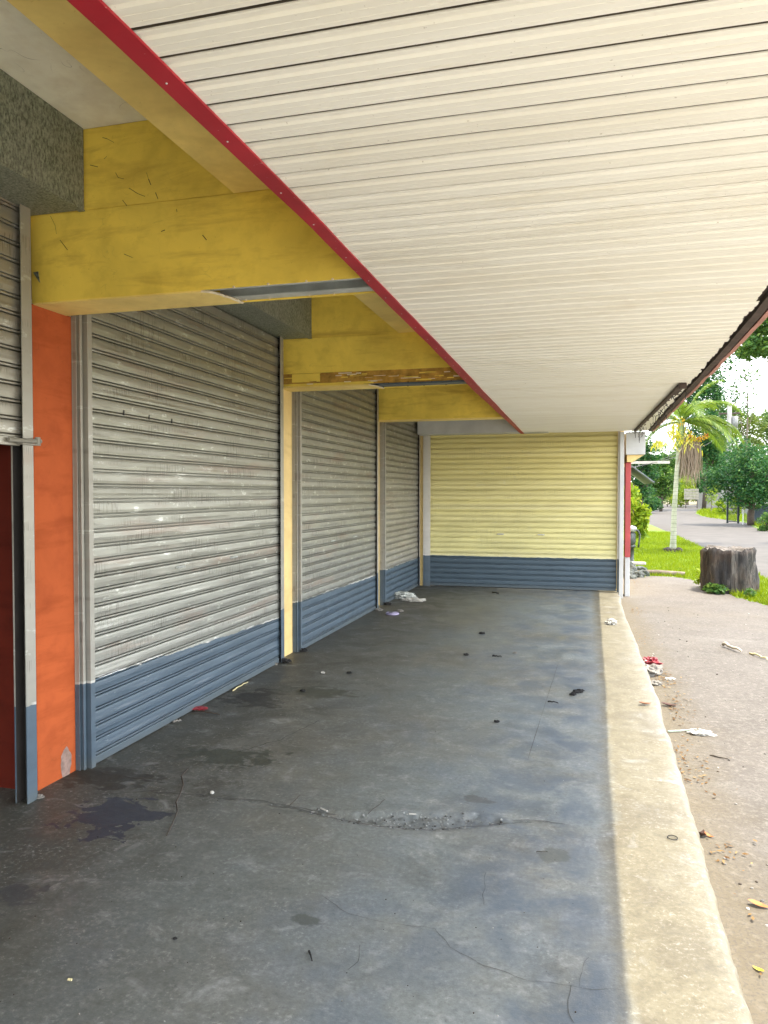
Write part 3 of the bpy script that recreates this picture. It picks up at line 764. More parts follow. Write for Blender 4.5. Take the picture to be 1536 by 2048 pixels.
# ------------------------------------------------------------------ plants
def leaves(mb, centers, n, size, seed, up=.5, asp=.5, mi=0, shell=.55, droop=0.0):
    """leaf-sized bent quads spread through ellipsoid clumps (cx,cy,cz,rx,ry,rz)"""
    rr = random.Random(seed); vol = [c[3] * c[4] * c[5] for c in centers]
    for _ in range(n):
        c = rr.choices(centers, vol)[0]
        while True:
            d = Vector((rr.uniform(-1, 1), rr.uniform(-1, 1), rr.uniform(-1, 1)))
            if .05 < d.length <= 1: break
        L = d.length; d = d / L * (shell + (1 - shell) * rr.random() if rr.random() < .75 else L)
        k = 1 + .30 * noise.noise(d * 2.3 + Vector((c[0], c[1], c[2])))
        p = Vector((c[0] + d.x * c[3] * k, c[1] + d.y * c[4] * k, c[2] + d.z * c[5] * k))
        t = Vector((rr.uniform(-1, 1), rr.uniform(-1, 1), rr.uniform(-.7, .5) - droop)).normalized()
        nn = Vector((rr.gauss(0, .6), rr.gauss(0, .6), up + rr.gauss(0, .4))).normalized()
        w = t.cross(nn)
        if w.length < .1: continue
        w.normalize(); nn = w.cross(t); s = size * rr.uniform(.6, 1.35); h = s * asp * .5
        mb.add([p - t * s * .5, p + w * h + nn * h * .25 - t * s * .05, p + t * s * .5, p - w * h + nn * h * .25 - t * s * .05], [(0, 1, 2, 3)], mi)

LEAF = dict(
    dark=leaf_mat('dark_broadleaf', (.011, .050, .022), (.036, .115, .036), (.12, .22, .05), .3),
    mid=leaf_mat('mid_broadleaf', (.024, .072, .022), (.07, .15, .032), (.17, .26, .045), .3),
    olive=leaf_mat('olive_leaf', (.05, .085, .022), (.11, .16, .03), (.20, .24, .05)),
    lime=leaf_mat('lime_leaf', (.09, .17, .012), (.20, .29, .018), (.34, .38, .03)),
    palm=leaf_mat('palm_leaflet', (.05, .11, .015), (.125, .20, .025), (.25, .31, .05), .35),
    pale=leaf_mat('pale_sunlit_leaf', (.05, .10, .03), (.10, .17, .05), (.17, .24, .07)),
)
m_bark = plain('grey_bark', (.16, .13, .10), .9, 0, .35, 8, bump=.6)
m_darkbark = plain('dark_bark', (.06, .045, .035), .9, 0, .4, 9, bump=.6)

def tree(name, base, label, cat, clumps, n, size, leaf, trunk_r, limbs, seed, bark=None, group=None, **kw):
    root = empty(name, base); thing(root, label, cat, group)
    mb = MB(); rr = random.Random(seed)
    if trunk_r:
        for lim in limbs:
            pts = [Vector(p) for p in lim]; N = 7; path = []
            for i in range(N + 1):
                u = i / N * (len(pts) - 1); a = int(min(u, len(pts) - 2)); f = u - a
                p = pts[a].lerp(pts[a + 1], f)
                if 0 < i < N: p = p + Vector((rr.uniform(-1, 1), rr.uniform(-1, 1), 0)) * trunk_r * .35
                path.append(p)
            r0 = trunk_r if lim is limbs[0] else trunk_r * .5
            mb.tube(path, [r0 * (1 - .75 * i / N) for i in range(N + 1)], 8)
        mb.build('trunk', bark or m_bark, root, True)
    mb = MB(); leaves(mb, clumps, n, size, seed, **kw)
    mb.build('crown', leaf, root)
    return root

def clumpset(rr, c, r, h, n, cr):
    out = []
    for _ in range(n):
        a = rr.uniform(0, 2 * math.pi); q = math.sqrt(rr.random())
        z = rr.uniform(-1, 1)
        k = math.sqrt(max(.05, 1 - z * z * .8))
        s = cr * rr.uniform(.6, 1.3)
        out.append((c[0] + math.cos(a) * r * q * k, c[1] + math.sin(a) * r * q * k, c[2] + z * h, s, s, s * .75))
    return out

def XP(px, y):
    d = FW * 1500 + RT * (px - 768) + UP * 39
    return d.x / d.y * y
def ZP(py, px, y):
    d = FW * 1500 + RT * (px - 768) + UP * (1024 - py)
    return CAM_H + d.z / d.y * y
def bigtree(name, label, y, px, top, bot, wpx, leaf, n, size, seed, nc=26, tr=.2, bark=None, base=None):
    """tree at distance y whose crown spans the given heights"""
    rr = random.Random(seed); x = XP(px, y); zt, zb = ZP(top, px, y) + .12, max(.4, ZP(bot, px, y) + .12); r = XP(px + wpx / 2, y) - x
    h = (zt - zb) / 2; cr = min(r, h) * .42
    cl = clumpset(rr, (0, 0, (zt + zb) / 2), r * .82, h * .85, nc, cr) + [(0, 0, (zt + zb) / 2, r * .6, r * .6, h * .7)]
    lim = [[(0, 0, 0), (.02 * zt, 0, zb + h * .4), (0, 0, zt - h * .5)], [(0, 0, zb * .7 + .1), (r * .6, 0, zb + h * .8)], [(0, 0, zb * .8 + .1), (-r * .6, 0, zb + h)], [(0, 0, zb + h * .3), (r * .3, -r * .3, zb + h * 1.4)]]
    return tree(name, (x, y, -.12), label, 'tree', cl, n, size, LEAF[leaf], tr, lim, seed, bark)
bigtree('shade_tree', 'dense round dark green tree with a short trunk beside the gate', 42.8, 1503, 888, 1014, 262, 'dark', 15000, .16, 31, 44, .2, m_darkbark)
bigtree('tall_tree', 'tall dark airy tree rising above the palm', 78, 1408, 672, 960, 138, 'dark', 12000, .30, 41, 30, .22, m_darkbark)
bigtree('sparse_tree', 'thin grey green tree top right of the tall dark tree against the sky', 80, 1487, 712, 838, 84, 'mid', 1100, .26, 59, 22, .1)
bigtree('olive_tree', 'olive green feathery tree beside the utility pole', 84, 1470, 800, 1000, 110, 'olive', 6000, .32, 51)
bigtree('broad_tree', 'pale green broad tree at the right edge behind the round tree', 90, 1540, 792, 985, 120, 'pale', 6000, .34, 52)
bigtree('broad_tree', 'mid green tree behind the palm skirt, left of the utility pole', 98, 1420, 850, 1000, 100, 'mid', 9000, .34, 58)
bigtree('broad_tree', 'dark bushy tree behind the palm trunk left of the road', 72, 1322, 880, 1004, 90, 'mid', 6500, .26, 53, 26, .15, m_darkbark)
bigtree('broad_tree', 'dark tree partly hidden behind the white beam end', 56, 1280, 850, 1000, 80, 'dark', 6000, .22, 54, 26, .15, m_darkbark)
bigtree('broad_tree', 'far bluish green tree filling the gap above the signboard', 112, 1375, 885, 1005, 120, 'pale', 7000, .4, 55)
bigtree('broad_tree', 'far dark tree low behind the boundary wall', 118, 1450, 900, 1010, 150, 'mid', 7000, .42, 56)
# overhanging boughs of a big tree standing out of frame across the road
rr = random.Random(9)
cl = [(-4.45 + rr.uniform(-.75, .9), rr.uniform(-1, 1), 7.15 + rr.uniform(-1.1, 1.2), .42, .42, .34) for _ in range(26)] + clumpset(rr, (1.0, 0, 8.0), 2.4, 1.4, 5, .8)
tree('roadside_tree', (9.6, 26.5, -.12), 'large tree reaching thin leafy boughs across the sky at the upper edge', 'tree', cl, 12000, .15, LEAF['mid'], .13,
     [[(0, 0, 0), (.2, 0, 4), (0, 0, 8.5)], [(0, 0, 5), (-2, 0, 6.3), (-5.2, 0, 6.2)], [(0, 0, 5.5), (-2, .5, 7.0), (-5.0, .6, 7.6)], [(-1.5, 0, 6.4), (-3.4, .3, 7.0), (-5.1, .2, 6.9)], [(0, 0, 5), (2, 0, 7)]], 91, m_darkbark)
# shrubs
def shrub(name, base, label, r, h, n, size, leaf, seed, **kw):
    rr = random.Random(seed); cl = clumpset(rr, (0, 0, h * .5), r * .7, h * .38, 12, r * .42)
    return tree(name, base, label, 'shrub', cl, n, size, LEAF[leaf], .05, [[(0, 0, 0), (0, .02, h * .5)], [(0, 0, .1), (r * .4, 0, h * .6)], [(0, 0, .1), (-r * .4, 0, h * .6)]], seed, m_darkbark, 'shrubs along the road', **kw)
def sh(px, y, *a, **k): shrub('shrub', (XP(px, y), y, -.12), *a, **k)
sh(1310, 78, 'bright green low shrub left of the palm trunk near the road end', 1.5, 2.0, 2600, .2, 'pale', 61)
sh(1362, 92, 'light green shrub between the palm trunk and the signboard', 2.1, 3.4, 3000, .24, 'lime', 62)
sh(1335, 96, 'rounded mid green shrub just behind the palm trunk', 2.4, 3.0, 3000, .24, 'pale', 63)
sh(1402, 95, 'dark conical shrub just right of the signboard', 1.2, 2.6, 2400, .2, 'dark', 64)
sh(1447, 58, 'sunlit yellow green shrub on the verge left of the gate', .55, 1.3, 1800, .12, 'lime', 65)
sh(1290, 66, 'dark undergrowth shrub at the left bend of the road', 1.6, 2.0, 2200, .22, 'dark', 66)
sh(1534, 36.5, 'small green shrub on the verge at the right picture edge', .5, .8, 1500, .09, 'mid', 67)
sh(1478, 54, 'yellow green shrub behind the gate posts', .8, 1.8, 2200, .13, 'lime', 68)
# croton by the wing column
rr = random.Random(12)
cl = clumpset(rr, (0, 0, 1.35), .26, .70, 20, .20)
tree('croton', (1.08, 18.9, -.12), 'tall yellow green croton against the crimson column', 'plant', cl, 1300, .17, LEAF['lime'], .025,
     [[(0, 0, 0), (.02, 0, .8), (0, 0, 1.9)], [(0, 0, .3), (.2, 0, 1.2)], [(0, 0, .3), (-.15, 0, 1.4)]], 71, asp=.42, droop=.5, up=.3)
# sapling on the verge
cl = [(0, 0, 1.5, .5, .5, .85), (.15, 0, 1.9, .4, .4, .5)]
tree('sapling', (XP(1423, 68), 68, -.11), 'thin young tree alone on the far grass verge', 'tree', cl, 500, .16, LEAF['lime'], .05, [[(0, 0, 0), (0, 0, 1.8)]], 72)

# palm ------------------------------------------------------------
palm = empty('palm_tree', (2.40, 23.0, -.12)); thing(palm, 'slender palm with drooping fronds, yellow fruit and a hanging dead skirt', 'palm')
def ringmat():
    n = NT('ringed_palm_trunk'); X, Y, Z = n.xyz()
    w = n.math('SINE', n.math('MULTIPLY', Z, 55.0)); f = n.noise(5, 4, .6)
    col = n.ramp(f, (.3, (.20, .22, .14)), (.7, (.38, .38, .29)))
    col = n.mix(n.ramp(w, (.8, 0.0), (.95, .5)), col, (.12, .12, .08))
    return n.out(col, .8)
mb = MB(); mb.tube([(0, 0, 0), (.01, 0, .06), (.02, 0, .3), (.04, 0, 1.2), (.09, 0, 2.2), (.15, 0, 3.0)], [.15, .10, .085, .07, .06, .065], 12)
mb.build('trunk', ringmat(), palm, True)
mb = MB(); mb.tube([(.16, 0, 3.0), (.18, 0, 3.2), (.2, 0, 3.6), (.22, 0, 3.9)], [.095, .12, .085, .04], 10); mb.build('crownshaft', plain('green_crownshaft', (.16, .22, .07), .5), palm, True)
def frond(ang, elev, L, droopk, seed, mat, name='frond', w=.44):
    rr = random.Random(seed); mb = MB(); p = Vector((.21, 0, 3.75)); d = Vector((math.cos(ang) * math.cos(elev), math.sin(ang) * math.cos(elev), math.sin(elev)))
    pts = [p.copy()]; ds = [d.copy()]; N = 22
    for i in range(N):
        d = (d + Vector((0, 0, -droopk * (i / N + .15)))).normalized(); p = p + d * (L / N); pts.append(p.copy()); ds.append(d.copy())
    mb.tube(pts, [.022 * (1 - .85 * i / N) for i in range(N + 1)], 5)
    for i in range(3, N + 1):
        for h in (0, .5):
            for sd in (-1, 1):
                q = pts[i] - ds[i] * (L / N) * h; t = ds[i]
                side = t.cross(Vector((0, 0, 1)))
                if side.length < .05: side = Vector((1, 0, 0))
                side.normalize()
                ll = w * math.sin(math.pi * (.15 + .8 * i / N)) * rr.uniform(.85, 1.1) + .08
                dirv = (side * sd * .8 + t * .65 + Vector((0, 0, .25))).normalized()
                wv = t * .016
                a = q; b = q + dirv * ll * .5 + Vector((0, 0, -.02)); c = q + dirv * ll + Vector((0, 0, -ll * .45))
                mb.add([a - wv * .6, a + wv * .6, b + wv, c, b - wv], [(0, 1, 2, 4), (4, 2, 3)])
    mb.build(name, mat, palm)
for i, (a, e, L, dk) in enumerate([(-.15, .75, 1.75, .13), (.25, .35, 1.7, .13), (-.5, .15, 1.6, .12), (-.1, 1.15, 1.6, .10), (.7, .9, 1.6, .13), (2.6, .6, 1.5, .14), (3.4, .35, 1.5, .14), (1.6, .7, 1.7, .13), (-1.3, .7, 1.5, .14), (-.35, -.1, 1.5, .1), (-.25, .0, 1.75, .10), (.4, -.1, 1.6, .10), (.1, .2, 1.9, .11), (4.3, .9, 1.5, .15), (3.0, -.1, 1.3, .12)]):
    frond(a, e, L, dk, 100 + i, LEAF['palm'])
m_dead = leaf_mat('dead_frond', (.16, .12, .085), (.27, .21, .16), (.36, .30, .24), .1, .8)
mb = MB(); rr = random.Random(77)
for i in range(230):
    a = Vector((.42 + rr.uniform(-.22, .26), rr.uniform(-.12, .12), 3.12 + rr.uniform(-.15, .18))); L = rr.uniform(.7, 1.25)
    b = a + Vector((rr.uniform(-.10, .10), rr.uniform(-.05, .05), -L * .5)); c = b + Vector((rr.uniform(-.14, .14), rr.uniform(-.06, .06), -L * .5)); w = Vector((rr.uniform(.006, .014), rr.uniform(-.01, .01), 0))
    mb.add([a - w, a + w, b + w, c, b - w], [(0, 1, 2, 4), (4, 2, 3)])
mb.build('dead_frond', m_dead, palm)
m_fruit = leaf_mat('ripening_fruit', (.50, .36, .03), (.55, .28, .03), (.50, .12, .03), .05, .4)
m_bract = leaf_mat('yellow_flower_stalk', (.42, .40, .03), (.55, .50, .06), (.62, .58, .28), .2, .5)
rr = random.Random(15); mb = MB()
for (cx, cz, rx, rz, n) in ((.05, 3.5, .24, .26, 130), (.3, 3.2, .34, .16, 150), (-.35, 3.15, .2, .14, 50)):
    for _ in range(n):
        a = Vector((cx + rr.gauss(0, rx * .5), rr.gauss(0, .12), cz + rr.gauss(0, rz * .6))); d = Vector((rr.uniform(-1, 1), rr.uniform(-.5, .5), rr.uniform(-1.2, .2))).normalized() * rr.uniform(.1, .22)
        w = Vector((rr.uniform(.012, .02), 0, rr.uniform(-.01, .01))); mb.add([a - w, a + w, a + d * .6 + w, a + d + Vector((0, 0, -.04)), a + d * .6 - w], [(0, 1, 2, 4), (4, 2, 3)])
mb.build('flower_stalk', m_bract, palm, kind='stuff')
mb = MB()
for _ in range(95):
    u = rr.random(); mb.blob((.35 + u * .58, rr.gauss(0, .08), 3.26 + rr.gauss(0, .045) + .03 * math.sin(u * 9)), .024, .024, .032, 1, .1, 2, _)
for _ in range(8): mb.blob((.22 + rr.gauss(0, .05), -.05, 3.75 + rr.gauss(0, .07)), .03, .03, .04, 1, .1, 2, _)
mb.build('fruit_cluster', m_fruit, palm, kind='stuff')

# grass -----------------------------------------------------------
grass_poly = [(.55, 15.3), (.9, 15.45), (1.2, 16.0), (1.7, 16.1), (2.1, 15.35), (2.33, 13.3), (2.64, 12.3), (3.6, 9.5), (4.4, 11.4), (3.44, 15), (3.44, 26), (3.4, 34), (3.3, 42), (3.0, 48), (-1.5, 48), (-1.5, 16.2), (.5, 16.2)]
sheet('grass_strip', grass_poly, -.106, m_turf)
sheet('grass_verge', [(8.3, 54.2), (8.02, 58), (8.62, 66), (10.7, 78.8), (13.4, 83.6), (22, 84), (22, 30), (8.6, 24.3), (7.82, 34), (7.92, 40), (8.72, 46)], -.104, m_farturf)
sheet('grass_bank', [(3.1, 60), (4.1, 68), (6.4, 100), (7.3, 112), (-20, 112), (-20, 60)], -.104, m_farturf)
def blades(name, test, box, n, hmin, hmax, wd, mat, seed, z=-.106):
    rr = random.Random(seed); mb = MB(); k = 0
    while k < n:
        x = rr.uniform(box[0], box[1]); y = box[2] + (box[3] - box[2]) * rr.random() ** 1.6
        if not test(x, y): continue
        k += 1; h = rr.uniform(hmin, hmax) * (1 + .5 * noise.noise(Vector((x * 1.5, y * 1.5, 2)))); a = rr.uniform(0, 6.28); b = rr.uniform(0, 6.28); l = h * rr.uniform(.3, .9)
        wx, wy = math.cos(a) * wd, math.sin(a) * wd
        mb.add([(x - wx, y - wy, z), (x + wx, y + wy, z), (x + math.cos(b) * l, y + math.sin(b) * l, z + h)], [(0, 1, 2)])
    return mb.build(name, mat, None, kind='stuff')
m_blade = leaf_mat('lawn_blade', (.10, .165, .004), (.17, .235, .006), (.28, .32, .015), .45)
blades('lawn_grass', lambda x, y: inpoly(x, y, grass_poly), (.4, 4.4, 9.5, 34), 42000, .04, .11, .009, m_blade, 5)
vg = [(8.0, 55), (8.1, 58), (8.7, 66), (10.7, 78), (13, 83), (14, 60), (14, 30), (8.7, 26), (8.0, 34), (8.1, 40), (8.8, 46)]
blades('verge_grass', lambda x, y: inpoly(x, y, vg), (7.9, 14, 26, 83), 16000, .1, .3, .03, m_blade, 6, -.104)
# weeds at the stump foot
def weed(base, label, n, r, h, leaf, seed, size=.09):
    cl = [(R.uniform(-r, r) * .6, R.uniform(-r, r) * .6, h * .5, r * .6, r * .6, h * .5) for _ in range(4)]
    return tree('weed', base, label, 'weed', cl, n, size, LEAF[leaf], .006, [[(0, 0, 0), (0, 0, h * .6)]], seed, None, 'weeds by the stump')
weed((2.02, 13.5, -.105), 'leafy weed at the left foot of the tree stump', 170, .24, .20, 'mid', 81)
weed((2.03, 14.5, -.105), 'bright weed behind the left side of the tree stump', 150, .16, .36, 'lime', 82)
weed((2.52, 13.15, -.105), 'small weed at the front right foot of the tree stump', 90, .14, .16, 'mid', 83, .07)

# tree stump --------------------------------------------------------
def stump():
    root = empty('tree_stump', (2.36, 13.95, -.115)); thing(root, 'large weathered grey brown tree stump on the grass', 'tree stump')
    mb = MB(); N = 72; H = 18; vs = []
    for j in range(H + 1):
        t = j / H; z = t * .76
        for k in range(N):
            th = 2 * math.pi * k / N; d = Vector((math.cos(th), math.sin(th), 0))
            fl = 1 + .05 * (1 - t) ** 3 + .05 * math.sin(3 * th + 1) * (1 - t * .5)
            rid = .075 * noise.noise(Vector((d.x * 3.6, d.y * 3.6, t * .9))) + .065 * noise.noise(Vector((d.x * 9, d.y * 9, t * 1.6 + 3))) + .022 * noise.noise(Vector((d.x * 20, d.y * 20, t * 5)))
            r = .415 * fl + rid - (.03 if j == H else 0)
            zz = z + ((.05 * noise.noise(Vector((d.x * 2, d.y * 2, 5))) + .05 * noise.noise(Vector((d.x * 7, d.y * 7, 5)))) if j > H - 2 else 0)
            vs.append((d.x * r, d.y * r * .95, zz))
    fs = [(j * N + k, j * N + (k + 1) % N, (j + 1) * N + (k + 1) % N, (j + 1) * N + k) for j in range(H) for k in range(N)]
    n = NT('stump_bark'); v = n.scale(n.P, 9, 9, 1.3); f = n.noise(1.0, 6, .65, v, .4); f2 = n.noise(3, 4, .6)
    col = n.ramp(f, (.34, (.008, .007, .007)), (.52, (.034, .031, .029)), (.70, (.15, .135, .115)))
    col = n.mix(n.ramp(f2, (.5, 0.0), (.7, .6)), col, (.07, .045, .03)); n.bump(f, 1.0, .06)
    bark = MB().add(vs, fs).build('bark', n.out(col, .9), root, True)
    top = []; mbt = MB(); rings = 7
    tv = []
    for q in range(rings + 1):
        for k in range(N):
            p = vs[H * N + k]; s = 1 - q / rings * .97
            tv.append((p[0] * s, p[1] * s, p[2] * s + (1 - s) * .75 + .018 * noise.noise(Vector((p[0] * s * 9, p[1] * s * 9, 2)))))
    mbt.add(tv, [(q * N + k, q * N + (k + 1) % N, (q + 1) * N + (k + 1) % N, (q + 1) * N + k) for q in range(rings) for k in range(N)] + [tuple(rings * N + k for k in range(N))])
    n = NT('cut_wood'); f = n.noise(14, 5, .7); n.bump(f, .6, .02)
    mbt.build('cut_face', n.out(n.ramp(f, (.35, (.05, .042, .035)), (.7, (.20, .175, .145))), .9), root)
stump()

# ------------------------------------------------------------------ other outdoor things
# hand pump-like fixture on a pile of stones at the corner
pump = empty('hand_pump', (.96, 17.4, -.11)); thing(pump, 'dark weathered upright pump-like fixture beside the crimson column', 'pump')
mk = plain('blackened_iron', (.05, .06, .055), .5, .5, .6, 9, bump=.5)
mb = MB(); mb.tube([(0, 0, 0), (0, 0, .12), (0, 0, .14), (.01, 0, .48), (0, 0, .5), (0, 0, .55)], [.1, .1, .055, .05, .09, .09], 12); mb.build('standpipe', mk, pump, True)
mb = MB(); mb.tube([(0, 0, .55), (-.01, 0, .58), (-.01, 0, .80), (0, 0, .84)], [.085, .10, .10, .06], 14); mb.tube([(-.01, 0, .66), (-.14, -.06, .64), (-.17, -.08, .58)], [.045, .04, .035], 10); mb.build('body', mk, pump, True)
mb = MB(); mb.blob((.01, 0, .90), .11, .1, .08, 2, .15, 2, 3); mb.tube([(.02, 0, .84), (.0, 0, .98)], .03, 8); mb.build('cap', plain('worn_grey_iron', (.30, .31, .31), .5, .4, .3, 8), pump, True)
mb = MB(); mb.tube([(.05, 0, .88), (.14, 0, .87), (.18, 0, .78), (.165, 0, .62), (.15, 0, .5)], [.022, .022, .02, .018, .022], 8); mb.build('handle', mk, pump, True)
m_stone = plain('mottled_stone', (.075, .085, .08), .85, 0, .9, 14, bump=.5)
for i, (x, y, rx, rz, lab) in enumerate([(.80, 15.5, .15, .10, 'broad dark stone at the foot of the white post'), (1.02, 15.75, .12, .09, 'round grey stone right of the broad dark stone'), (.90, 15.9, .12, .16, 'upright mottled stone behind the broad dark stone'),
                                         (1.15, 16.15, .10, .08, 'small grey stone nearest the lawn'), (.78, 16.3, .15, .22, 'tall dark stone leaning by the crimson column'), (1.12, 16.7, .13, .10, 'flat stone below the pump-like fixture')]):
    mb = MB(); mb.blob((0, 0, rz * .6), rx, rx * .8, rz, 3, .5, 1.8, i + 20)
    o = mb.build('stone', m_stone, None, False); o.location = (x, y, -.11); thing(o, lab, 'stone', 'stones by the corner post')
mb = MB(); mb.box(-.28, .28, -.10, .10, 0, .05); o = mb.build('stone_slab', plain('pale_slab', (.42, .40, .35), .85, 0, .25, 9), None, bevel=.012); o.location = (.95, 16.9, .06); thing(o, 'pale flat slab resting on the stones under the pump-like fixture', 'slab')
mb = MB(); mb.tube([(-.5, 0, 0), (-.1, .05, .01), (.45, -.02, 0)], [.05, .055, .045], 9); o = mb.build('fallen_log', m_bark, None, True); o.location = (1.50, 16.35, -.06); thing(o, 'grey log lying along the edge of the lawn', 'log')
# clumped dark stones at the palm foot
mb = MB()
o = None
for i, (dx, dy, r) in enumerate([(-.16, -.2, .12), (.14, -.2, .11), (-.02, -.3, .09)]):
    mb = MB(); mb.blob((0, 0, r * .5), r, r, r * .8, 2, .5, 2, 40 + i); o = mb.build('stone', m_darkbark, None); o.location = (2.40 + dx, 23.0 + dy, -.115)
    thing(o, ['left dark stone at the palm foot', 'right dark stone at the palm foot', 'smallest dark stone in front of the palm foot'][i], 'stone', 'stones at the palm foot')
# house and its fascia behind the palm
house = empty('house', (1.0, 36.5, -.12)); thing(house, 'small dark house with a grey sheet roof and white fascia behind the palm', 'house')
m_hw = plain('dim_house_wall', (.07, .07, .065), .9)
MB().box(-4, .95, 0, 5, 0, 2.7).build('wall', m_hw, house)
m_hr = plain('grey_roof_sheet', (.13, .14, .15), .6, .2, .3, 4)
mb = MB(); mb.add([(-4.3, -.5, 2.9), (1.0, -.5, 2.9), (1.95, -.5, 2.15), (1.95, 5.5, 2.15), (1.0, 5.5, 2.9), (-4.3, 5.5, 2.9), (-4.3, -.5, 2.96), (1.0, -.5, 2.96), (1.98, -.5, 2.2), (1.98, 5.5, 2.2), (1.0, 5.5, 2.96), (-4.3, 5.5, 2.96)],
                  [(0, 5, 4, 1), (1, 4, 3, 2), (6, 7, 10, 11), (7, 8, 9, 10), (0, 1, 7, 6), (1, 2, 8, 7), (2, 3, 9, 8)]); mb.build('roof', m_hr, house)
MB().box(-2.0, 2.6, -.62, -.56, 3.02, 3.14).build('fascia', plain('pale_fascia_board', (.42, .38, .34), .7, 0, .2, 6), house)
# gate, posts and shed under the round tree
m_post = plain('dark_green_post', (.02, .03, .03), .6)
m_bluegate = plain('dark_blue_sheet', (.03, .05, .075), .5, .2, .3, 3)
for i, x in enumerate((7.62, 8.12)):
    mb = MB(); mb.box(-.05, .05, -.05, .05, 0, 1.75 if i == 0 else 1.7); mb.box(-.065, .065, -.065, .065, 1.75 if i == 0 else 1.7, 1.79 if i == 0 else 1.74)
    o = mb.build('fence_post', m_post, None); o.location = (x, 45.5 - i * .3, -.11)
    thing(o, ['dark slim post at the left end of the railing', 'dark slim post between the railing and the white gate'][i], 'post', 'posts of the railing')
mb = MB()
for k in range(9): mb.box(.03 + k * .055, .045 + k * .055, 0, .015, .05, .85)
mb.box(.02, .5, -.003, .018, .82, .85); mb.box(.02, .5, -.003, .018, .08, .11)
o = mb.build('railing', m_post, None); o.location = (7.6, 45.3, -.11); thing(o, 'low dark railing under the left of the round tree', 'railing')
gate = empty('gate', (8.05, 43.6, -.11)); thing(gate, 'small white framed gate before the tree trunk', 'gate')
mb = MB(); w = plain('white_gate_paint', (.62, .66, .68), .5)
mb.box(0, .05, 0, .04, 0, .95); mb.box(.46, .5, 0, .04, 0, .95); mb.box(.05, .46, .002, .038, .9, .95); mb.build('gate_frame', w, gate)
mb = MB()
for k in range(6): mb.box(.09 + k * .06, .105 + k * .06, .01, .025, .08, .9)
mb.box(.05, .46, .008, .027, .08, .1); mb.build('bars', m_bluegate, gate)
mb = MB(); mb.box(0, 3.0, 0, .06, 0, 1.05)
for k in range(20): mb.box(.05 + k * .15, .10 + k * .15, -.012, -.002, .02, 1.03)
o = mb.build('sheet_fence', m_bluegate, None); o.location = (8.65, 44.2, -.11); thing(o, 'dark blue sheet fence right of the round tree trunk', 'fence')
shed = empty('shed', (XP(1461, 60), 60, -.11)); thing(shed, 'grey walled shed in the shade behind the round tree', 'shed')
MB().box(0, 6, 0, 4, 0, 1.9).build('wall', plain('grey_block_wall', (.20, .20, .19), .9, 0, .2, 2), shed)
mb = MB(); mb.add([(-.3, -.4, 1.95), (6.3, -.4, 1.95), (6.3, 4.4, 2.5), (-.3, 4.4, 2.5), (-.3, -.4, 2.0), (6.3, -.4, 2.0), (6.3, 4.4, 2.55), (-.3, 4.4, 2.55)], [(0, 3, 2, 1), (4, 5, 6, 7), (0, 1, 5, 4), (1, 2, 6, 5), (2, 3, 7, 6), (3, 0, 4, 7)]); mb.build('roof', m_hr, shed)
mb = MB(); mb.box(0, 3.2, 0, .15, 0, 1.7); o = mb.build('block_wall', plain('pale_grey_wall', (.24, .24, .22), .9, 0, .2, 1), None, bevel=.01); o.location = (XP(1394, 90), 90, -.11); thing(o, 'pale grey boundary wall behind the lone sapling', 'wall')
sign = empty('signboard', (XP(1383, 88), 88, -.11)); thing(sign, 'weathered grey board sign on two legs at the road end', 'sign')
mb = MB()
for k in range(4): mb.box(-.75, .75, 0, .05, .95 + k * .3, 1.22 + k * .3)
mb.build('board', plain('grey_planks', (.34, .32, .26), .8, 0, .3, 4), sign)
for x in (-.6, .55): MB().box(x, x + .08, .01, .09, 0, .94).build('leg', m_darkbark, sign)
pole = empty('utility_pole', (XP(1457, 74), 74, -.11)); thing(pole, 'pale concrete utility pole standing above the round tree', 'pole')
MB().tube([(0, 0, 0), (0, 0, 10.2)], [.26, .19], 10).build('shaft', plain('concrete_pole', (.22, .22, .21), .8, 0, .15, 2), pole, True)
MB().box(-.9, .9, -.06, .06, 8.8, 8.95).build('crossarm', m_darkbark, pole)
mb = MB(); mb.tube([(.45, 0, 7.5), (.45, 0, 8.6)], [.28, .28], 12); mb.build('transformer', plain('grey_enamel', (.15, .155, .155), .5), pole, True)
def wire(a, b, sagd, label):
    a, b = Vector(a), Vector(b); pts = [a.lerp(b, t / 14) + Vector((0, 0, -sagd * 4 * (t / 14) * (1 - t / 14))) for t in range(15)]
    o = MB().tube(pts, .014, 5).build('overhead_wire', m_dark, None); thing(o, label, 'wire', 'overhead wires')
wire((XP(1457, 74), 74, 8.8), (16, 20, 8.2), 1.0, 'overhead wire rising from the utility pole to the right picture edge')
wire((XP(1457, 74) - .7, 74, 8.7), (3.0, 38, 3.0), .6, 'overhead wire dropping from the utility pole to the house')
wire((XP(1457, 74), 74, 7.4), (1.6, 30, 2.55), .5, 'lower overhead wire passing in front of the dark trees')

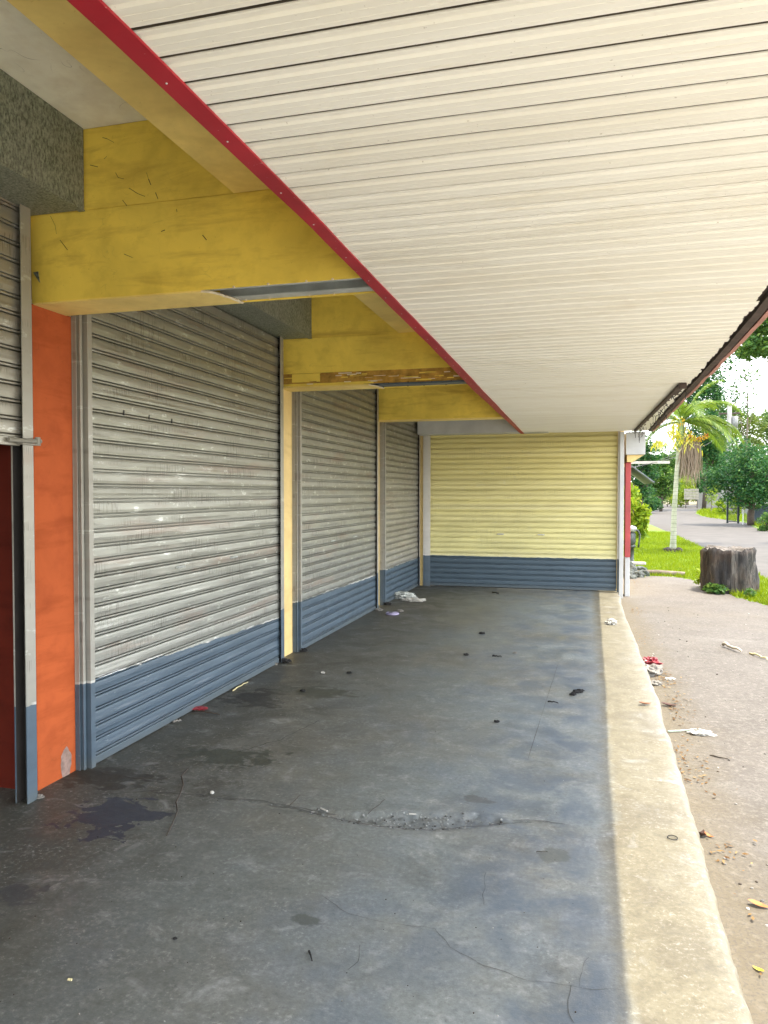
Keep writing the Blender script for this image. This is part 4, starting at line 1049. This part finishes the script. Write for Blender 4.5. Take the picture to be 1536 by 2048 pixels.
# ------------------------------------------------------------------ litter on the floor and the lot
def leaf_obj(px, py, L, ang, mat, label, z=.004, curl=.25, asp=.38):
    mb = MB(); N = 8; vs = []
    for i in range(N + 1):
        t = i / N; w = L * asp * .5 * math.sin(math.pi * t ** .8) + .001; zz = curl * L * (t - .5) ** 2 * 2
        vs += [((t - .5) * L, -w, zz + w * .5), ((t - .5) * L, 0, zz), ((t - .5) * L, w, zz + w * .5)]
    mb.add(vs, [f for i in range(N) for f in ((3 * i, 3 * i + 1, 3 * i + 4, 3 * i + 3), (3 * i + 1, 3 * i + 2, 3 * i + 5, 3 * i + 4))])
    o = mb.build('dry_leaf', mat, None, True); p = at(px, py, z); o.location = (p.x, p.y, z + .003); o.rotation_euler = (0, .12, ang); return thing(o, label, 'leaf', 'fallen leaves')
def twig(p0, p1, r, mat, label, jit=.02, z=None, name='twig', n=7, seed=1, cat='twig'):
    rr = random.Random(seed); z0 = 0 if z is None else z
    a, b = at(*p0, z0), at(*p1, z0); c = (a + b) / 2; pts = []
    for i in range(n + 1):
        t = i / n; pts.append(a.lerp(b, t) - c + Vector((rr.uniform(-jit, jit), rr.uniform(-jit, jit), r + .002 + (0 if i in (0, n) else rr.uniform(0, r * 1.5)))))
    o = MB().tube(pts, [r * (1 - .4 * i / n) for i in range(n + 1)], 5).build(name, mat, None, True); o.location = c; return thing(o, label, cat)
def crumple(px, py, rx, ry, rz, mat, label, name, cat, seed, z=0, amp=.8, fr=2.2, ang=0):
    mb = MB(); mb.blob((0, 0, rz * .7), rx, ry, rz, 4, amp, fr, seed, 0, -rz * .68)
    o = mb.build(name, mat, None); p = at(px, py, z); o.location = (p.x, p.y, z + .002); o.rotation_euler[2] = ang; return thing(o, label, cat)
m_plastic = plain('white_plastic_film', (.44, .46, .43), .35, 0, .15, 12)
m_paper = plain('white_paper', (.46, .45, .41), .8, 0, .1, 12)
m_lilac = plain('lilac_plastic', (.30, .27, .40), .4, 0, .15, 9)
m_char = plain('charred_lump', (.012, .012, .012), .8, 0, .5, 20)
m_twig = plain('dark_twig', (.05, .038, .028), .85, 0, .4, 20)
m_straw = plain('dry_straw', (.62, .55, .30), .7, 0, .2, 20)
m_redw = plain('red_wrapper', (.24, .03, .04), .35, 0, .4, 15)
m_orleaf = plain('orange_brown_leaf', (.48, .17, .05), .7, 0, .35, 30)
m_brleaf = plain('brown_leaf', (.22, .09, .04), .75, 0, .4, 30)
m_dkleaf = plain('dark_brown_leaf', (.07, .03, .02), .75, 0, .4, 30)
m_yleaf = plain('yellow_leaf', (.62, .50, .04), .6, 0, .25, 30)
m_bit = plain('grey_rubble_bit', (.20, .19, .17), .9, 0, .4, 25)
crumple(806, 1197, .17, .10, .055, m_plastic, 'crumpled white plastic bag lying by the far side shutter', 'plastic_bag', 'plastic bag', 3, fr=2.8)
crumple(828, 1203, .14, .06, .03, m_paper, 'torn pale paper scrap beside the crumpled plastic bag', 'paper_scrap', 'paper', 4, fr=3)
mb = MB(); mb.tube([(0, 0, 0), (0, 0, .02), (0, 0, .026), (0, 0, .018)], [.085, .09, .082, .01], 20); o = mb.build('round_lid', m_lilac, None, True); p = at(785, 1229); o.location = (p.x, p.y, .002); thing(o, 'round lilac plastic lid near the foot of the last cream column', 'lid')
for i, (px, py, lab) in enumerate([(1146, 1391, 'left lump of the black charred cluster on the floor'), (1152, 1386, 'largest lump of the black charred cluster on the floor'), (1160, 1385, 'right lump of the black charred cluster on the floor')]):
    crumple(px, py, .022 + .004 * i, .02, .014, m_char, lab, 'charred_lump', 'lump', 10 + i, amp=.7)['group'] = 'charred lumps on the floor'
twig((372, 1540), (340, 1672), .0045, m_twig, 'long thin dark twig lying on the near floor', .012, seed=2)
twig((385, 1424), (440, 1432), .006, m_twig, 'short dark stick under the red wrapper', .004, seed=3)
crumple(396, 1420, .07, .035, .012, m_redw, 'flattened red wrapper near the large shutter', 'wrapper', 'wrapper', 5, ang=.4)
twig((466, 1383), (496, 1366), .006, m_straw, 'pale yellow straw beside the large shutter', .002, seed=4, name='straw', cat='straw')
twig((346, 1448), (362, 1444), .008, m_bit, 'small grey stick close to the large shutter', .003, seed=5)
crumple(424, 1588, .011, .011, .009, m_paper, 'small round white pebble by the floor crack', 'pebble', 'pebble', 6, amp=.2)
for i, (px, py, s, mt, lab) in enumerate([(548, 1330, .03, m_bit, 'rubble bit left of the second column foot'), (572, 1325, .045, m_char, 'dark rubble bit in front of the second column foot'), (606, 1303, .04, m_char, 'dark rubble bit by the middle shutter rail'),
        (757, 1222, .05, m_bit, 'grey rubble bit at the third column foot'), (775, 1210, .05, m_char, 'dark rubble bit behind the lilac lid'), (800, 1224, .04, m_bit, 'flat grey bit right of the lilac lid'),
        (606, 1383, .022, m_char, 'black bit beyond the dark oil stain'), (80, 1597, .022, m_bit, 'grey bit at the foot of the orange red column'), (698, 1347, .02, m_char, 'black speck beyond the second column, on the open floor'),
        (646, 1347, .02, m_paper, 'white speck on the open floor past the second column'), (932, 1311, .025, m_char, 'black bit in the middle of the far floor'), (350, 1879, .008, m_char, 'tiny black bit on the nearest floor'),
        (993, 1445, .018, m_char, 'lone black bit on the middle floor'), (964, 1268, .03, m_char, 'dark bit on the far floor nearest the yellow shutter'), (1030, 1307, .02, m_bit, 'grey bit on the far floor toward the kerb')]):
    crumple(px, py, s, s * .7, s * .45, mt, lab, 'debris_bit', 'debris', 30 + i, amp=.7)['group'] = 'bits of debris on the floor'
twig((618, 1905), (624, 1925), .004, m_char, 'short black stick on the nearest floor', .001, seed=6)
twig((1096, 1405), (1116, 1408), .006, m_char, 'short black sliver near the charred lumps', .002, seed=7)
twig((985, 1186), (998, 1190), .012, m_char, 'black sliver in front of the yellow shutter', .002, seed=8)
twig((985, 1314), (1003, 1316), .008, m_char, 'thin black sliver on the far floor', .002, seed=17)
def stub(px, py, L, ang, mat, label):
    o = MB().tube([(-L / 2, 0, .004), (L / 2, 0, .004)], .004, 8).build('cigarette_butt', mat, None); p = at(px, py); o.location = (p.x, p.y, -.004 if 600 < px < 1000 else .001); o.rotation_euler[2] = ang; thing(o, label, 'cigarette butt', 'cigarette butts')
stub(825, 1628, .034, .1, m_paper, 'white cigarette butt inside the broken floor patch'); stub(648, 1619, .05, -.5, m_paper, 'white cigarette butt in the crack left of the broken patch'); stub(140, 1962, .013, .1, m_straw, 'pale yellow butt on the nearest floor')
for i, (a, b) in enumerate([((735, 1629), (770, 1600)), ((580, 1612), (600, 1592)), ((1072, 1705), (1096, 1705))]):
    twig(a, b, .0016, m_twig, ['thin stalk standing by the left of the broken floor patch', 'thin stalk lying across the floor crack', 'thin green grey stalk right of the broken floor patch'][i], .003, seed=20 + i, name='stalk', cat='stalk')
# kerb and lot
crumple(1222, 1249, .055, .045, .04, m_paper, 'crumpled white paper ball on the sunlit kerb', 'paper_ball', 'paper', 51, fr=3)
leaf_obj(1290, 1409, .11, .5, m_brleaf, 'red brown leaf on the sunlit kerb'); leaf_obj(1404, 1673, .06, 1.2, m_dkleaf, 'dark curled leaf on the lot beside the kerb', -.085, .8, .7)
leaf_obj(1518, 1813, .085, -.25, m_orleaf, 'orange leaf on the lot near the right picture edge', -.085); leaf_obj(1517, 1942, .045, 2.3, m_yleaf, 'small yellow leaf on the nearest lot', -.085)
leaf_obj(1418, 1674, .05, -.6, m_orleaf, 'pale orange leaf tucked against the kerb foot', -.085, .5)
leaf_obj(1338, 1412, .13, .1, m_dkleaf, 'grey dark leaf at the kerb foot among dry litter', -.085)
o = MB().tube([(.022 * math.cos(t * .42), .022 * math.sin(t * .42), .003) for t in range(16)], .002, 5).build('ring', m_char, None); p = at(1345, 1677); o.location = (p.x, p.y, .002); thing(o, 'small dark ring on the sunlit kerb', 'ring')
crumple(1303, 1331, .07, .06, .045, m_redw, 'crumpled red wrapper on the lot by the kerb', 'wrapper', 'wrapper', 52, z=-.09, fr=3)
crumple(1301, 1349, .10, .09, .05, m_bit, 'grey concrete chunk by the kerb in front of the red wrapper', 'rubble_chunk', 'rubble', 53, z=-.09)
crumple(1310, 1370, .05, .04, .02, m_bit, 'small dirty scrap by the kerb below the concrete chunk', 'paper_scrap', 'paper', 54, z=-.09)
crumple(1340, 1360, .035, .03, .012, m_paper, 'small white scrap on the lot right of the concrete chunk', 'paper_scrap', 'paper', 55, z=-.09)
crumple(1403, 1470, .07, .035, .02, m_paper, 'white paper scrap at the end of the pale green straw', 'paper_scrap', 'paper', 56, z=-.09)
twig((1336, 1465), (1392, 1463), .007, plain('pale_green_plastic', (.50, .62, .52), .4), 'pale green drinking straw on the lot by the kerb', .002, -.085, 'straw', seed=9, cat='straw')
twig((1446, 1293), (1482, 1306), .02, plain('bleached_wood', (.52, .46, .36), .8), 'bleached piece of wood on the middle of the lot', .006, -.09, 'wood_piece', seed=10, cat='wood')
twig((1420, 1513), (1460, 1523), .005, m_twig, 'thin brown twig on the middle of the lot', .006, -.095, seed=11)
twig((1500, 1309), (1536, 1322), .012, m_straw, 'pale stick at the right edge of the lot', .01, -.1, seed=12)
# dry leaf litter gathered along the kerb foot
rr = random.Random(21); mb = MB()
spots = [(4.9, .60, .5, 90), (6.3, .68, .7, 110), (7.2, .66, .4, 120), (3.75, .62, .15, 30), (11.2, .66, .5, 60), (9.4, .62, 1.2, 50), (14.6, .9, .6, 50), (3.2, .64, .5, 10)]
for (y0, x0, sy, n) in spots:
    for _ in range(n):
        y = y0 + rr.gauss(0, sy * .45); x = max(kerb_x(min(y, 12.4)) + .03, x0 + abs(rr.gauss(0, .10)) - .05); s = rr.uniform(.005, .02); a = rr.uniform(0, 6.28); z = lotz(x, y) + .004 + rr.uniform(0, .012)
        t = Vector((math.cos(a), math.sin(a), rr.uniform(-.25, .25))) * s; w = Vector((-math.sin(a), math.cos(a), rr.uniform(-.3, .3))) * s * .4; c = Vector((x, y, z))
        mb.add([c - t, c + w, c + t, c - w], [(0, 1, 2, 3)])
mb.build('leaf_litter', leaf_mat('dry_leaf_litter', (.10, .05, .02), (.22, .13, .05), (.34, .26, .13), .1, .8), None, kind='stuff')
mb = MB()
for _ in range(700):
    if rr.random() < .55: x, y = rr.uniform(-2.4, .05), 1.5 + 8 * rr.random() ** 2; z = .0005
    else: y = 1.8 + 10 * rr.random() ** 1.6; x = rr.uniform(.56, 2.6); z = lotz(x, y)
    s = rr.uniform(.001, .0035) if z > 0 else rr.uniform(.002, .010)
    mb.blob((x, y, z + s * .3), s, s * rr.uniform(.5, 1.2), s * .6, 1, .5, 2, _, rr.choice([0, 1, 1, 1, 1, 2, 2]))
mb.build('floor_debris', [m_paper, m_bit, m_twig], None, kind='stuff')

# ------------------------------------------------------------------ light, sky, view
SUN = Vector((.318, .03, 1)).normalized()
sd = bpy.data.lights.new('sun', 'SUN'); so = bpy.data.objects.new('sun', sd); COL.objects.link(so)
so.rotation_euler = SUN.to_track_quat('Z', 'Y').to_euler(); sd.energy = 2.9; sd.angle = rad(.53); sd.color = (1, .92, .78)
W = bpy.data.worlds.new('World'); S.world = W; W.use_nodes = True; nt = W.node_tree
bg = nt.nodes['Background']; sky = nt.nodes.new('ShaderNodeTexSky'); sky.sky_type = 'NISHITA'; sky.sun_disc = False
sky.sun_elevation = math.asin(SUN.z); sky.sun_rotation = math.atan2(SUN.x, SUN.y); sky.dust_density = 2.5; sky.air_density = 1.2
tc = nt.nodes.new('ShaderNodeTexCoord'); mp = nt.nodes.new('ShaderNodeMapping'); mp.inputs['Scale'].default_value = (1, 1, 2.6)
nz = nt.nodes.new('ShaderNodeTexNoise'); nz.inputs['Scale'].default_value = 2.2; nz.inputs['Detail'].default_value = 7; nz.inputs['Roughness'].default_value = .55
rp = nt.nodes.new('ShaderNodeValToRGB'); rp.color_ramp.elements[0].position = .34; rp.color_ramp.elements[1].position = .52
mx = nt.nodes.new('ShaderNodeMix'); mx.data_type = 'RGBA'
nt.links.new(tc.outputs['Generated'], mp.inputs['Vector']); nt.links.new(mp.outputs[0], nz.inputs['Vector']); nt.links.new(nz.outputs['Fac'], rp.inputs[0])
sx = nt.nodes.new('ShaderNodeSeparateXYZ'); nt.links.new(tc.outputs['Generated'], sx.inputs[0])
hz = nt.nodes.new('ShaderNodeMapRange'); hz.inputs['From Min'].default_value = .35; hz.inputs['From Max'].default_value = .80; hz.inputs['To Min'].default_value = 1; hz.inputs['To Max'].default_value = 0
nt.links.new(sx.outputs['Z'], hz.inputs['Value'])
mu = nt.nodes.new('ShaderNodeMath'); mu.operation = 'MULTIPLY'; nt.links.new(rp.outputs[0], mu.inputs[0]); nt.links.new(hz.outputs[0], mu.inputs[1])
nt.links.new(mu.outputs[0], mx.inputs[0]); nt.links.new(sky.outputs[0], mx.inputs[6]); mx.inputs[7].default_value = (14.2, 14.4, 14.8, 1)
nt.links.new(mx.outputs[2], bg.inputs['Color']); bg.inputs['Strength'].default_value = .15
S.view_settings.view_transform = 'Standard'; S.view_settings.look = 'None'; S.view_settings.gamma = 1; S.view_settings.exposure = 1.75
S.cycles.max_bounces = 10; S.cycles.diffuse_bounces = 6; S.cycles.use_denoising = True
